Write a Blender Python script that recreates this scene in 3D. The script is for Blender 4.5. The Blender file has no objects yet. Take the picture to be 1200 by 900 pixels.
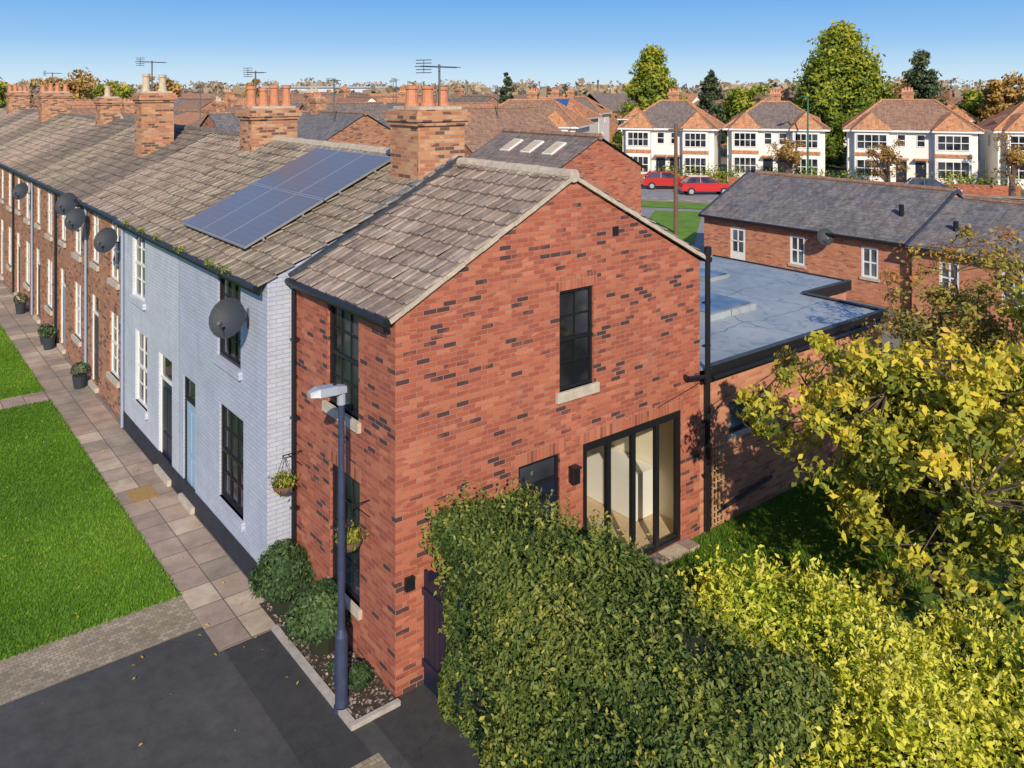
import bpy, math, random
import numpy as np
from mathutils import Vector, Matrix
random.seed(7)
rng = np.random.default_rng(7)
sc = bpy.context.scene
V = Vector
# ------------------------------------------------------------------ node helpers
def newmat(name, rough=0.85, col=None, metal=0.0, spec=None):
    m = bpy.data.materials.new(name); m.use_nodes = True
    nt = m.node_tree; b = nt.nodes['Principled BSDF']
    b.inputs['Roughness'].default_value = rough
    b.inputs['Metallic'].default_value = metal
    if spec is not None: b.inputs['Specular IOR Level'].default_value = spec
    if col: b.inputs['Base Color'].default_value = (*col, 1)
    return m, nt, b
def nd(nt, t, **kw):
    n = nt.nodes.new(t)
    for k, v in kw.items(): setattr(n, k, v)
    return n
def lk(nt, a, b): nt.links.new(a, b)
def ramp(nt, fac, stops, interp='LINEAR'):
    r = nt.nodes.new('ShaderNodeValToRGB'); cr = r.color_ramp; cr.interpolation = interp
    while len(cr.elements) < len(stops): cr.elements.new(0.5)
    for e, (p, c) in zip(cr.elements, stops):
        e.position = p; e.color = (*c, 1) if len(c) == 3 else c
    lk(nt, fac, r.inputs['Fac']); return r.outputs['Color']
def noise(nt, vec, scale, detail=4, rough=0.55, dist=0):
    n = nd(nt, 'ShaderNodeTexNoise'); n.inputs['Scale'].default_value = scale
    n.inputs['Detail'].default_value = detail; n.inputs['Roughness'].default_value = rough
    n.inputs['Distortion'].default_value = dist
    if vec is not None: lk(nt, vec, n.inputs['Vector'])
    return n.outputs['Fac']
def math_(nt, op, a, b=None, clamp=False):
    n = nd(nt, 'ShaderNodeMath', operation=op, use_clamp=clamp)
    for i, x in enumerate((a, b)):
        if x is None: continue
        if isinstance(x, (int, float)): n.inputs[i].default_value = x
        else: lk(nt, x, n.inputs[i])
    return n.outputs[0]
def mix(nt, fac, a, b, blend='MIX'):
    n = nd(nt, 'ShaderNodeMix', data_type='RGBA', blend_type=blend)
    for idx, x in ((0, fac), (6, a), (7, b)):
        if isinstance(x, (int, float)): n.inputs[idx].default_value = x
        elif isinstance(x, tuple): n.inputs[idx].default_value = (*x, 1)
        else: lk(nt, x, n.inputs[idx])
    return n.outputs[2]
def bump(nt, b, h, strength, dist):
    n = nd(nt, 'ShaderNodeBump'); n.inputs['Strength'].default_value = strength
    n.inputs['Distance'].default_value = dist; lk(nt, h, n.inputs['Height'])
    lk(nt, n.outputs[0], b.inputs['Normal'])
def uvn(nt): return nd(nt, 'ShaderNodeTexCoord').outputs['UV']
def posn(nt): return nd(nt, 'ShaderNodeNewGeometry').outputs['Position']
def mapped(nt, vec, s):
    mp = nd(nt, 'ShaderNodeMapping'); mp.inputs['Scale'].default_value = s; lk(nt, vec, mp.inputs[0]); return mp.outputs[0]
def bricktex(nt, uv, bw, rh, ms, offset=0.5, smooth=0.1):
    t = nd(nt, 'ShaderNodeTexBrick', offset=offset)
    t.inputs['Color1'].default_value = (0, 0, 0, 1); t.inputs['Color2'].default_value = (1, 1, 1, 1)
    t.inputs['Mortar'].default_value = (0.5, 0.5, 0.5, 1)
    t.inputs['Scale'].default_value = 1; t.inputs['Mortar Size'].default_value = ms
    t.inputs['Mortar Smooth'].default_value = smooth; t.inputs['Bias'].default_value = 0
    t.inputs['Brick Width'].default_value = bw; t.inputs['Row Height'].default_value = rh
    lk(nt, uv, t.inputs['Vector']); return t.outputs['Color'], t.outputs['Fac']
def brick_mat(name, stops, mortar, bw=.225, rh=.075, ms=.006, offset=.5, clus=.55, bs=.6):
    m, nt, b = newmat(name, .9); uv = uvn(nt)
    c, f = bricktex(nt, uv, bw, rh, ms, offset)
    nz = noise(nt, mapped(nt, uv, (1, 2.6, 1)), .9, 3)
    fac = math_(nt, 'ADD', c, math_(nt, 'MULTIPLY', math_(nt, 'SUBTRACT', nz, .5), clus), True)
    col = ramp(nt, fac, stops, 'CONSTANT')
    fine = noise(nt, uv, 45, 4, .7)
    col = mix(nt, .5, col, ramp(nt, fine, [(.25, (.45, .45, .45)), (.75, (1.3, 1.3, 1.3))]), 'MULTIPLY')
    big = noise(nt, uv, .55, 4, .6)
    col = mix(nt, .4, col, ramp(nt, big, [(.3, (.62, .6, .58)), (.7, (1.15, 1.15, 1.15))]), 'MULTIPLY')
    bloom = noise(nt, mapped(nt, uv, (1.5, .8, 1)), 1.1, 6, .75)
    col = mix(nt, ramp(nt, bloom, [(.58, (0, 0, 0)), (.8, (.35, .35, .35))]), col, (.5, .36, .28))
    col = mix(nt, f, col, mortar)
    lk(nt, col, b.inputs['Base Color'])
    h = math_(nt, 'ADD', math_(nt, 'MULTIPLY', f, -1), math_(nt, 'MULTIPLY', fine, .35))
    bump(nt, b, h, bs, .012)
    return m
def noisy(name, c1, c2, scale=3, rough=.85, bs=.2, bd=.01, fine=40, world=True, spec=None):
    m, nt, b = newmat(name, rough, spec=spec); p = posn(nt) if world else uvn(nt)
    a = noise(nt, p, scale, 5, .65); f = noise(nt, p, fine, 4, .7)
    col = ramp(nt, a, [(.3, c1), (.7, c2)])
    col = mix(nt, .35, col, ramp(nt, f, [(.25, (.5, .5, .5)), (.75, (1.4, 1.4, 1.4))]), 'MULTIPLY')
    lk(nt, col, b.inputs['Base Color'])
    if bs: bump(nt, b, f, bs, bd)
    return m
MAIN = [(0, (.085, .038, .038)), (.055, (.18, .058, .045)), (.09, (.35, .088, .05)), (.3, (.43, .116, .062)), (.52, (.49, .15, .078)), (.74, (.39, .10, .056)), (.9, (.53, .18, .10))]
PLAIN = [(0, (.26, .070, .042)), (.08, (.38, .105, .058)), (.35, (.45, .135, .07)), (.6, (.51, .165, .085)), (.85, (.42, .115, .062))]
LIGHT = [(0, (.36, .13, .08)), (.08, (.50, .19, .105)), (.35, (.58, .24, .13)), (.6, (.64, .28, .155)), (.85, (.54, .21, .12))]
OLD = [(0, (.14, .07, .045)), (.12, (.34, .145, .08)), (.35, (.44, .195, .10)), (.6, (.50, .24, .125)), (.85, (.40, .16, .085))]
ORG = [(0, (.16, .08, .055)), (.12, (.44, .18, .09)), (.4, (.54, .26, .125)), (.7, (.58, .33, .17)), (.9, (.50, .21, .11))]
M = {}
M['brick'] = brick_mat('brick_dark_flecked', MAIN, (.33, .185, .13), clus=.7)
M['plain'] = brick_mat('brick_red_plain', PLAIN, (.36, .21, .14), clus=.3)
M['light'] = brick_mat('brick_plain_sunlit_tone', LIGHT, (.45, .28, .18), clus=.3)  # plain brick lightened: sunlight on the bungalow walls put into its colour
M['soldier'] = brick_mat('brick_soldier', PLAIN, (.34, .20, .14), bw=.075, rh=.23, offset=0, clus=.2)
M['old'] = brick_mat('brick_old', OLD, (.34, .25, .18))
M['oldsold'] = brick_mat('brick_old_soldier', OLD, (.34, .25, .18), bw=.075, rh=.23, offset=0)
M['chim'] = brick_mat('brick_chimney', ORG, (.38, .30, .22))
def painted(name, col):
    m, nt, b = newmat(name, .6); uv = uvn(nt)
    c, f = bricktex(nt, uv, .225, .075, .005, .5, .6)
    big = noise(nt, uv, .8, 5, .65); fine = noise(nt, uv, 30, 3)
    st = noise(nt, mapped(nt, uv, (5, .35, 1)), 1, 5, .7)
    d = tuple(x*.84 for x in col)
    cc = ramp(nt, big, [(.3, d), (.6, col)])
    cc = mix(nt, ramp(nt, st, [(.52, (0, 0, 0)), (.75, (.35, .35, .35))]), cc, tuple(x*.6 for x in col))
    cc = mix(nt, math_(nt, 'MULTIPLY', f, .4), cc, tuple(x*.6 for x in col))
    cc = mix(nt, .14, cc, ramp(nt, c, [(0, (.6, .6, .6)), (1, (1.2, 1.2, 1.2))]), 'MULTIPLY')
    lk(nt, cc, b.inputs['Base Color'])
    bump(nt, b, math_(nt, 'ADD', math_(nt, 'MULTIPLY', f, -1), math_(nt, 'MULTIPLY', fine, .3)), .8, .01)
    return m
M['paintA'] = painted('painted_brick_blue', (.48, .53, .635))
M['paintB'] = painted('painted_brick_white', (.57, .61, .68))
M['render'] = noisy('white_render', (.72, .69, .63), (.84, .82, .77), .6, .8, .1, .005, 20)
def tile_mat(name, base, dark, lich, tw=.3, g=.33, offset=0., lam=.5, bumpy=0):
    m, nt, b = newmat(name, .85); uv = uvn(nt)
    c, f = bricktex(nt, uv, tw, g, .006, offset)
    col = mix(nt, c, dark, base)
    n1 = noise(nt, uv, .9, 6, .7); n2 = noise(nt, uv, 9, 5, .75); n3 = noise(nt, uv, 3.1, 5, .7)
    st = noise(nt, mapped(nt, uv, (7, .5, 1)), 1, 5, .7)
    col = mix(nt, ramp(nt, n1, [(.4, (0, 0, 0)), (.65, (lam, lam, lam))]), col, lich)
    col = mix(nt, ramp(nt, n2, [(.55, (0, 0, 0)), (.68, (lam, lam, lam))]), col, lich)
    col = mix(nt, ramp(nt, n3, [(.48, (0, 0, 0)), (.7, (.75, .75, .75))]), col, tuple(x*.4 for x in dark))
    col = mix(nt, ramp(nt, st, [(.48, (0, 0, 0)), (.7, (.65, .65, .65))]), col, tuple(x*.45 for x in dark))
    col = mix(nt, math_(nt, 'MULTIPLY', f, .75), col, (.02, .018, .015))
    lk(nt, col, b.inputs['Base Color'])
    fine = noise(nt, uv, 60, 3)
    h = math_(nt, 'ADD', math_(nt, 'MULTIPLY', f, -1), math_(nt, 'MULTIPLY', fine, .5))
    if bumpy: h = math_(nt, 'ADD', h, math_(nt, 'MULTIPLY', c, .8))
    bump(nt, b, h, .6, .012)
    return m
M['tile1'] = tile_mat('roof_tiles_brown', (.36, .265, .205), (.20, .15, .12), (.50, .42, .33), lam=.6)
M['tile2'] = tile_mat('roof_tiles_greybrown', (.30, .235, .175), (.165, .13, .10), (.48, .41, .29), lam=.7)
M['tile3'] = tile_mat('roof_tiles_dark', (.22, .175, .14), (.135, .11, .09), (.36, .31, .23), lam=.4)
M['slate'] = tile_mat('slate_roof', (.21, .205, .22), (.12, .115, .125), (.36, .29, .21), .25, .2, .5, .4, 1)
M['bgorange'] = tile_mat('plain_tiles_orange', (.66, .30, .13), (.46, .20, .10), (.50, .34, .19), .25, .25, .5, .3, 1)
M['bgbrown'] = tile_mat('plain_tiles_brown', (.40, .225, .14), (.26, .145, .10), (.42, .30, .18), .25, .25, .5, .3, 1)
M['bggrey'] = tile_mat('plain_tiles_grey', (.26, .20, .17), (.16, .13, .115), (.33, .27, .20), .25, .25, .5, .3, 1)
M['black'] = newmat('black_paint', .4, (.012, .013, .016))[0]
M['navy'] = newmat('navy_paint', .35, (.012, .018, .04))[0]
M['plinth'] = noisy('plinth_paint', (.012, .016, .028), (.025, .032, .05), 4, .6)
M['white'] = newmat('white_frame', .4, (.78, .78, .76))[0]
M['stone'] = noisy('stone_sill', (.42, .36, .28), (.58, .52, .42), 6, .85, .3)
M['mortar'] = noisy('verge_mortar', (.38, .33, .25), (.58, .51, .40), 8, .9, .4)
M['lead'] = noisy('lead_flashing', (.08, .11, .15), (.19, .24, .30), 7, .5, .3)
M['leadd'] = noisy('dark_flashing', (.025, .035, .05), (.06, .075, .09), 7, .6, .3)
M['pot'] = noisy('terracotta_pot', (.46, .18, .09), (.62, .28, .15), 8, .8)
M['potc'] = noisy('buff_pot', (.45, .36, .24), (.6, .5, .36), 8, .8)
M['dish'] = newmat('dish_grey', .6, (.035, .042, .052), spec=.3)[0]
M['metal'] = newmat('galv_metal', .4, (.45, .46, .47), .6)[0]
M['dmetal'] = newmat('weathered_alloy', .5, (.12, .12, .12), .4)[0]
M['lampblue'] = noisy('lamp_post_paint', (.035, .045, .085), (.05, .065, .12), 6, .45, 0)
M['lamphead'] = newmat('lamp_head', .4, (.33, .36, .40))[0]
M['pipeblue'] = newmat('pipe_paint', .5, (.28, .36, .48))[0]
M['bark'] = noisy('bark', (.07, .05, .035), (.16, .12, .09), 12, .95, .6, .02)
M['wood'] = noisy('timber', (.40, .25, .12), (.56, .37, .2), 8, .8, .3)
M['pole'] = noisy('pole_timber', (.12, .07, .045), (.2, .13, .08), 8, .9)
M['soil'] = noisy('soil', (.03, .022, .015), (.09, .07, .05), 14, 1, .8, .03, 60)
M['cream'] = newmat('interior_paint', .8, (.82, .74, .58))[0]
M['floorw'] = noisy('oak_floor', (.55, .40, .24), (.66, .5, .32), 3, .35, .1)
M['yellow'] = noisy('brass_cover', (.30, .18, .06), (.42, .27, .09), 12, .6, .3)
def glass_dark(name, c=(.012, .014, .018)):
    m, nt, b = newmat(name, .06, c, spec=.8)
    n = noise(nt, posn(nt), 1.7, 2); bump(nt, b, n, .05, .02)
    a = noise(nt, posn(nt), 1.1, 2)
    lk(nt, ramp(nt, a, [(.4, c), (.65, tuple(x*4+.01 for x in c))]), b.inputs['Base Color'])
    return m
M['glass'] = glass_dark('window_glass')
M['glassb'] = glass_dark('window_glass_light', (.04, .05, .06))
m = bpy.data.materials.new('clear_glass'); m.use_nodes = True; nt = m.node_tree
nt.nodes.remove(nt.nodes['Principled BSDF'])
tr = nd(nt, 'ShaderNodeBsdfTransparent'); tr.inputs[0].default_value = (.96, .98, .97, 1)
gl = nd(nt, 'ShaderNodeBsdfGlossy'); gl.inputs['Roughness'].default_value = .02
fr = nd(nt, 'ShaderNodeFresnel'); fr.inputs[0].default_value = 1.4
mx = nd(nt, 'ShaderNodeMixShader'); lk(nt, fr.outputs[0], mx.inputs[0]); lk(nt, tr.outputs[0], mx.inputs[1]); lk(nt, gl.outputs[0], mx.inputs[2])
lk(nt, mx.outputs[0], nt.nodes['Material Output'].inputs['Surface']); M['clear'] = m
m, nt, b = newmat('solar_cells', .32, spec=.6); uv = uvn(nt)
c, f = bricktex(nt, uv, .16, .16, .003, 0); lk(nt, mix(nt, f, (.115, .11, .115), (.2, .2, .21)), b.inputs['Base Color'])
b.inputs['Coat Weight'].default_value = .4; b.inputs['Coat Roughness'].default_value = .25
M['solar'] = m
def asphalt(name, lo, hi, sp=.14):
    m, nt, b = newmat(name, .9); p = posn(nt)
    a = noise(nt, p, .5, 6, .65); f = noise(nt, p, 90, 3, .8); g = noise(nt, p, 4, 6, .7)
    col = ramp(nt, a, [(.3, (lo*.95, lo, lo*1.05)), (.7, (hi, hi, hi))])
    col = mix(nt, ramp(nt, f, [(.55, (0, 0, 0)), (.7, (.7, .7, .7))]), col, (sp, sp*.95, sp*.88))
    col = mix(nt, .5, col, ramp(nt, g, [(.3, (.55, .55, .55)), (.7, (1.3, 1.3, 1.3))]), 'MULTIPLY')
    vo = nd(nt, 'ShaderNodeTexVoronoi', feature='DISTANCE_TO_EDGE'); vo.inputs['Scale'].default_value = .45
    dv_ = nd(nt, 'ShaderNodeVectorMath', operation='ADD'); nn = nd(nt, 'ShaderNodeTexNoise'); nn.inputs['Scale'].default_value = 2.5; lk(nt, p, nn.inputs['Vector']); lk(nt, p, dv_.inputs[0]); lk(nt, nn.outputs['Color'], dv_.inputs[1]); lk(nt, dv_.outputs[0], vo.inputs['Vector'])
    col = mix(nt, ramp(nt, vo.outputs['Distance'], [(0, (.4, .4, .4)), (.006, (0, 0, 0))]), col, (lo*.35,)*3)
    lk(nt, col, b.inputs['Base Color']); bump(nt, b, f, .5, .008); return m
M['asphalt'] = asphalt('asphalt', .045, .075, .18)
M['asphalt2'] = asphalt('asphalt_new', .030, .048, .11)
M['road'] = asphalt('road_light', .22, .30, .4)
def slab_mat(name, stops, bw, rh, ms, off, gr=(.12, .10, .08)):
    m, nt, b = newmat(name, .9); uv = uvn(nt)
    c, f = bricktex(nt, uv, bw, rh, ms, off)
    col = ramp(nt, c, stops, 'CONSTANT'); n = noise(nt, uv, 1.6, 6, .7); fi = noise(nt, uv, 70, 4, .7)
    col = mix(nt, .75, col, ramp(nt, n, [(.3, (.5, .48, .45)), (.7, (1.2, 1.2, 1.2))]), 'MULTIPLY')
    col = mix(nt, .4, col, ramp(nt, fi, [(.3, (.6, .6, .6)), (.7, (1.25, 1.25, 1.25))]), 'MULTIPLY')
    col = mix(nt, f, col, gr); lk(nt, col, b.inputs['Base Color'])
    bump(nt, b, math_(nt, 'ADD', math_(nt, 'MULTIPLY', f, -1), math_(nt, 'MULTIPLY', fi, .3)), .6, .012); return m
M['slabs'] = slab_mat('paving_slabs', [(0, (.34, .265, .21)), (.2, (.44, .33, .26)), (.4, (.33, .28, .22)), (.6, (.54, .44, .33)), (.8, (.40, .31, .25))], .53, .62, .009, .0)
M['setts'] = slab_mat('stone_setts', [(0, (.33, .27, .18)), (.3, (.39, .33, .23)), (.6, (.29, .25, .18)), (.8, (.43, .36, .26))], .10, .07, .005, .5, (.20, .17, .12))
M['kerb'] = noisy('kerb_stone', (.33, .30, .26), (.5, .47, .42), 5, .9, .3)
M['turf'] = noisy('turf', (.085, .19, .012), (.16, .31, .022), 1.1, 1, .8, .03, 35)
M['turfd'] = noisy('garden_turf', (.05, .12, .012), (.10, .20, .02), 1.4, 1, .8, .03, 35)
M['land'] = noisy('land', (.10, .11, .045), (.20, .16, .09), .03, 1, 0)
M['yard'] = noisy('yard', (.15, .14, .12), (.24, .21, .17), .4, .95, .3)
m, nt, b = newmat('flat_roof_felt', .5); p = posn(nt)
a = noise(nt, p, .35, 6, .7, .6); d = noise(nt, p, 2.2, 5, .7, 1.2)
col = ramp(nt, a, [(.3, (.21, .255, .28)), (.5, (.30, .345, .365)), (.7, (.39, .425, .435))])
sep = nd(nt, 'ShaderNodeSeparateXYZ'); lk(nt, p, sep.inputs[0])
wx = math_(nt, 'ADD', sep.outputs[0], math_(nt, 'MULTIPLY', noise(nt, p, .8, 3), 1.3))
wy = math_(nt, 'ADD', sep.outputs[1], math_(nt, 'MULTIPLY', noise(nt, p, .6, 3), 1.1))
for w, s in ((wx, 2.1), (wy, 1.9)):
    fr_ = math_(nt, 'FRACT', math_(nt, 'DIVIDE', w, s)); ln = math_(nt, 'LESS_THAN', fr_, .022)
    col = mix(nt, math_(nt, 'MULTIPLY', ln, .75), col, (.08, .14, .19))
col = mix(nt, ramp(nt, d, [(.52, (0, 0, 0)), (.68, (.7, .7, .7))]), col, (.13, .17, .20))
lk(nt, col, b.inputs['Base Color']); M['felt'] = m
def leaf_mat(name, stops, trans=.3, nscale=1.2):
    m = bpy.data.materials.new(name); m.use_nodes = True; nt = m.node_tree; b = nt.nodes['Principled BSDF']
    at = nd(nt, 'ShaderNodeAttribute', attribute_name='rnd')
    n = noise(nt, posn(nt), nscale, 3)
    f = math_(nt, 'ADD', at.outputs['Fac'], math_(nt, 'MULTIPLY', math_(nt, 'SUBTRACT', n, .5), .5), True)
    c = ramp(nt, f, stops); lk(nt, c, b.inputs['Base Color']); b.inputs['Roughness'].default_value = .55
    b.inputs['Specular IOR Level'].default_value = .3
    if trans:
        t = nd(nt, 'ShaderNodeBsdfTranslucent'); lk(nt, c, t.inputs[0])
        mx = nd(nt, 'ShaderNodeMixShader'); mx.inputs[0].default_value = trans
        lk(nt, b.outputs[0], mx.inputs[1]); lk(nt, t.outputs[0], mx.inputs[2])
        lk(nt, mx.outputs[0], nt.nodes['Material Output'].inputs['Surface'])
    return m
L = {}
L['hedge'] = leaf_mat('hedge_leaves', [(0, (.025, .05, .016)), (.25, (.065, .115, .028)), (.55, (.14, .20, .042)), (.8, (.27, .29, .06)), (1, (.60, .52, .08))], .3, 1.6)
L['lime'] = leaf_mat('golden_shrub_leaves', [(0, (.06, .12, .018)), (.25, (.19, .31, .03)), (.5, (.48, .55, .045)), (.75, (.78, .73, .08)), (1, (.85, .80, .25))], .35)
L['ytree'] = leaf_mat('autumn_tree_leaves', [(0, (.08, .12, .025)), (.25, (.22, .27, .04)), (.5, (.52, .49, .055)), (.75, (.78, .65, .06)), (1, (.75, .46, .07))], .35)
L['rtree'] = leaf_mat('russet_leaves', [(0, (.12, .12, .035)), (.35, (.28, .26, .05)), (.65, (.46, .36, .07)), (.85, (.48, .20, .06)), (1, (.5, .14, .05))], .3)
L['shrub'] = leaf_mat('shrub_leaves', [(0, (.02, .045, .02)), (.5, (.05, .10, .035)), (1, (.11, .18, .06))], .2)
L['conif'] = leaf_mat('conifer_leaves', [(0, (.07, .11, .015)), (.4, (.22, .29, .03)), (1, (.60, .55, .06))], .3, .3)
L['dconif'] = leaf_mat('dark_conifer_leaves', [(0, (.025, .05, .03)), (.5, (.07, .11, .05)), (1, (.17, .20, .08))], .2, .3)
L['orange'] = leaf_mat('orange_leaves', [(0, (.24, .14, .05)), (.5, (.50, .31, .08)), (1, (.70, .48, .13))], .3, .2)
L['lineb'] = leaf_mat('treeline_leaves_hazed', [(0, (.26, .21, .15)), (.5, (.42, .32, .19)), (1, (.55, .42, .24))], .2, .02)  # leaf tones paled and dulled to paint in distance haze
L['grass'] = leaf_mat('grass_blades', [(0, (.07, .17, .008)), (.5, (.14, .31, .014)), (.85, (.24, .40, .03)), (1, (.40, .36, .09))], .3, .9)
L['grassd'] = leaf_mat('garden_grass_blades', [(0, (.04, .10, .008)), (.5, (.09, .20, .014)), (.85, (.15, .27, .03)), (1, (.30, .27, .07))], .3, .9)
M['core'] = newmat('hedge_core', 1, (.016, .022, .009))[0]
# ------------------------------------------------------------------ mesh builder
class MB:
    def __init__(s): s.v = []; s.f = []; s.m = []; s.uv = []
    def poly(s, pts, m=0, uv=None):
        i = len(s.v); s.v += [tuple(p) for p in pts]; s.f.append(tuple(range(i, i+len(pts)))); s.m.append(m); s.uv.append(uv)
    def obox(s, c, a, b, d, m=0):
        c, a, b, d = V(c), V(a), V(b), V(d)
        if a.cross(b).dot(d) < 0: a = -a
        P = [c+sx*a+sy*b+sz*d for sz in (-1, 1) for sy in (-1, 1) for sx in (-1, 1)]
        for q in ((0, 2, 3, 1), (4, 5, 7, 6), (0, 1, 5, 4), (2, 6, 7, 3), (0, 4, 6, 2), (1, 3, 7, 5)):
            s.poly([P[k] for k in q], m)
    def box(s, x0, y0, z0, x1, y1, z1, m=0):
        s.obox(((x0+x1)/2, (y0+y1)/2, (z0+z1)/2), (abs(x1-x0)/2, 0, 0), (0, abs(y1-y0)/2, 0), (0, 0, abs(z1-z0)/2), m)
    def cyl(s, p0, p1, r0, r1=None, n=10, m=0, caps=True):
        p0, p1 = V(p0), V(p1); r1 = r0 if r1 is None else r1
        d = (p1-p0).normalized(); t = d.cross(V((0, 0, 1)) if abs(d.z) < .9 else V((1, 0, 0))).normalized(); b = d.cross(t)
        A = [p0+(t*math.cos(k*2*math.pi/n)+b*math.sin(k*2*math.pi/n))*r0 for k in range(n)]
        B = [p1+(t*math.cos(k*2*math.pi/n)+b*math.sin(k*2*math.pi/n))*r1 for k in range(n)]
        for k in range(n):
            j = (k+1) % n; s.poly([A[k], A[j], B[j], B[k]], m)
        if caps: s.poly(A[::-1], m); s.poly(B, m)
    def make(s, name, mats, parent=None, smooth=False):
        me = bpy.data.meshes.new(name); me.from_pydata(s.v, [], s.f)
        for mm in (mats if isinstance(mats, (list, tuple)) else [mats]): me.materials.append(mm)
        me.polygons.foreach_set('material_index', s.m)
        ul = me.uv_layers.new(name='UVMap'); out = []
        for pi, f in enumerate(s.f):
            if s.uv[pi]: out += [c for q in s.uv[pi] for c in q]; continue
            P = [V(s.v[i]) for i in f]; n = V((0, 0, 0))
            for i in range(1, len(P)-1): n += (P[i]-P[0]).cross(P[i+1]-P[0])
            if n.length < 1e-12: n = V((0, 0, 1))
            n.normalize()
            t = V((1, 0, 0)) if abs(n.z) > .98 else V((0, 0, 1)).cross(n).normalized()
            b = n.cross(t)
            if abs(n.z) > .98: b = V((0, 1, 0))
            for p in P: out += [p.dot(t), p.dot(b)]
        ul.data.foreach_set('uv', out)
        if smooth: me.polygons.foreach_set('use_smooth', [True]*len(s.f))
        o = bpy.data.objects.new(name, me); sc.collection.objects.link(o)
        if parent: o.parent = parent
        return o
def empty(name, Mx=None):
    e = bpy.data.objects.new(name, None); e.empty_display_size = .3; sc.collection.objects.link(e)
    if Mx is not None: e.matrix_world = Mx
    return e
class Grp:
    def __init__(s, name, Mx=None): s.e = empty(name, Mx); s.p = {}
    def __call__(s, part, mat):
        if part not in s.p: s.p[part] = (MB(), mat)
        return s.p[part][0]
    def done(s, smooth=()):
        for k, (mb, mat) in s.p.items():
            if mb.f: mb.make(k, M[mat] if isinstance(mat, str) else mat, s.e, k in smooth)
Z = V((0, 0, 1))
def wall_open(mb, O, U, N, Lw, z0, z1, ops, depth=.1):
    O, U, N = V(O), V(U), V(N)
    ss = sorted({0., Lw} | {o[0] for o in ops} | {o[1] for o in ops}); zs = sorted({z0, z1} | {o[2] for o in ops} | {o[3] for o in ops})
    flip = U.cross(Z).dot(N) < 0
    def q(pts): mb.poly(pts[::-1] if flip else pts)
    for i in range(len(ss)-1):
        for j in range(len(zs)-1):
            cs, cz = (ss[i]+ss[i+1])/2, (zs[j]+zs[j+1])/2
            if any(o[0] < cs < o[1] and o[2] < cz < o[3] for o in ops): continue
            q([O+U*ss[i]+Z*zs[j], O+U*ss[i+1]+Z*zs[j], O+U*ss[i+1]+Z*zs[j+1], O+U*ss[i]+Z*zs[j+1]])
    for (a, b, c, d) in [o[:4] for o in ops]:
        I = -N*depth
        q([O+U*a+Z*c, O+U*a+Z*d, O+U*a+Z*d+I, O+U*a+Z*c+I]); q([O+U*b+Z*d, O+U*b+Z*c, O+U*b+Z*c+I, O+U*b+Z*d+I])
        q([O+U*a+Z*d, O+U*b+Z*d, O+U*b+Z*d+I, O+U*a+Z*d+I]); q([O+U*b+Z*c, O+U*a+Z*c, O+U*a+Z*c+I, O+U*b+Z*c+I])
def window(fr, gl, O, U, N, a, b, c, d, nx=2, nz=4, fw=.055, depth=.07, sash=True, bar=.012):
    O, U, N = V(O), V(U), V(N); B = O-N*depth
    def bx(s0, s1, z0, z1, off=0, th=.03):
        fr.obox(B+U*(s0+s1)/2+Z*(z0+z1)/2+N*off, U*(s1-s0)/2, N*th, Z*(z1-z0)/2)
    bx(a, a+fw, c, d); bx(b-fw, b, c, d); bx(a+fw, b-fw, c, c+fw); bx(a+fw, b-fw, d-fw, d)
    mid = (c+d)/2
    if sash: bx(a+fw, b-fw, mid-.028, mid+.028, 0, .026)
    ia, ib, ic, id_ = a+fw, b-fw, c+fw, d-fw
    for k in range(1, nx):
        x = ia+(ib-ia)*k/nx; bx(x-bar, x+bar, ic, id_, -.004, .018)
    for k in range(1, nz):
        z = ic+(id_-ic)*k/nz
        if sash and abs(z-mid) < .06: continue
        bx(ia, ib, z-bar, z+bar, -.006, .017)
    G = B-N*.012; rev = U.cross(Z).dot(N) < 0
    xs = [ia+(ib-ia)*k/nx for k in range(nx+1)]; zs = [ic+(id_-ic)*k/nz for k in range(nz+1)]
    for i in range(nx):
        for j in range(nz):
            t1, t2 = random.uniform(-.004, .004), random.uniform(-.004, .004)
            P = [G+U*xs[i]+Z*zs[j]+N*t1, G+U*xs[i+1]+Z*zs[j]+N*t2, G+U*xs[i+1]+Z*zs[j+1]-N*t1, G+U*xs[i]+Z*zs[j+1]-N*t2]
            gl.poly(P[::-1] if rev else P)
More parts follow.
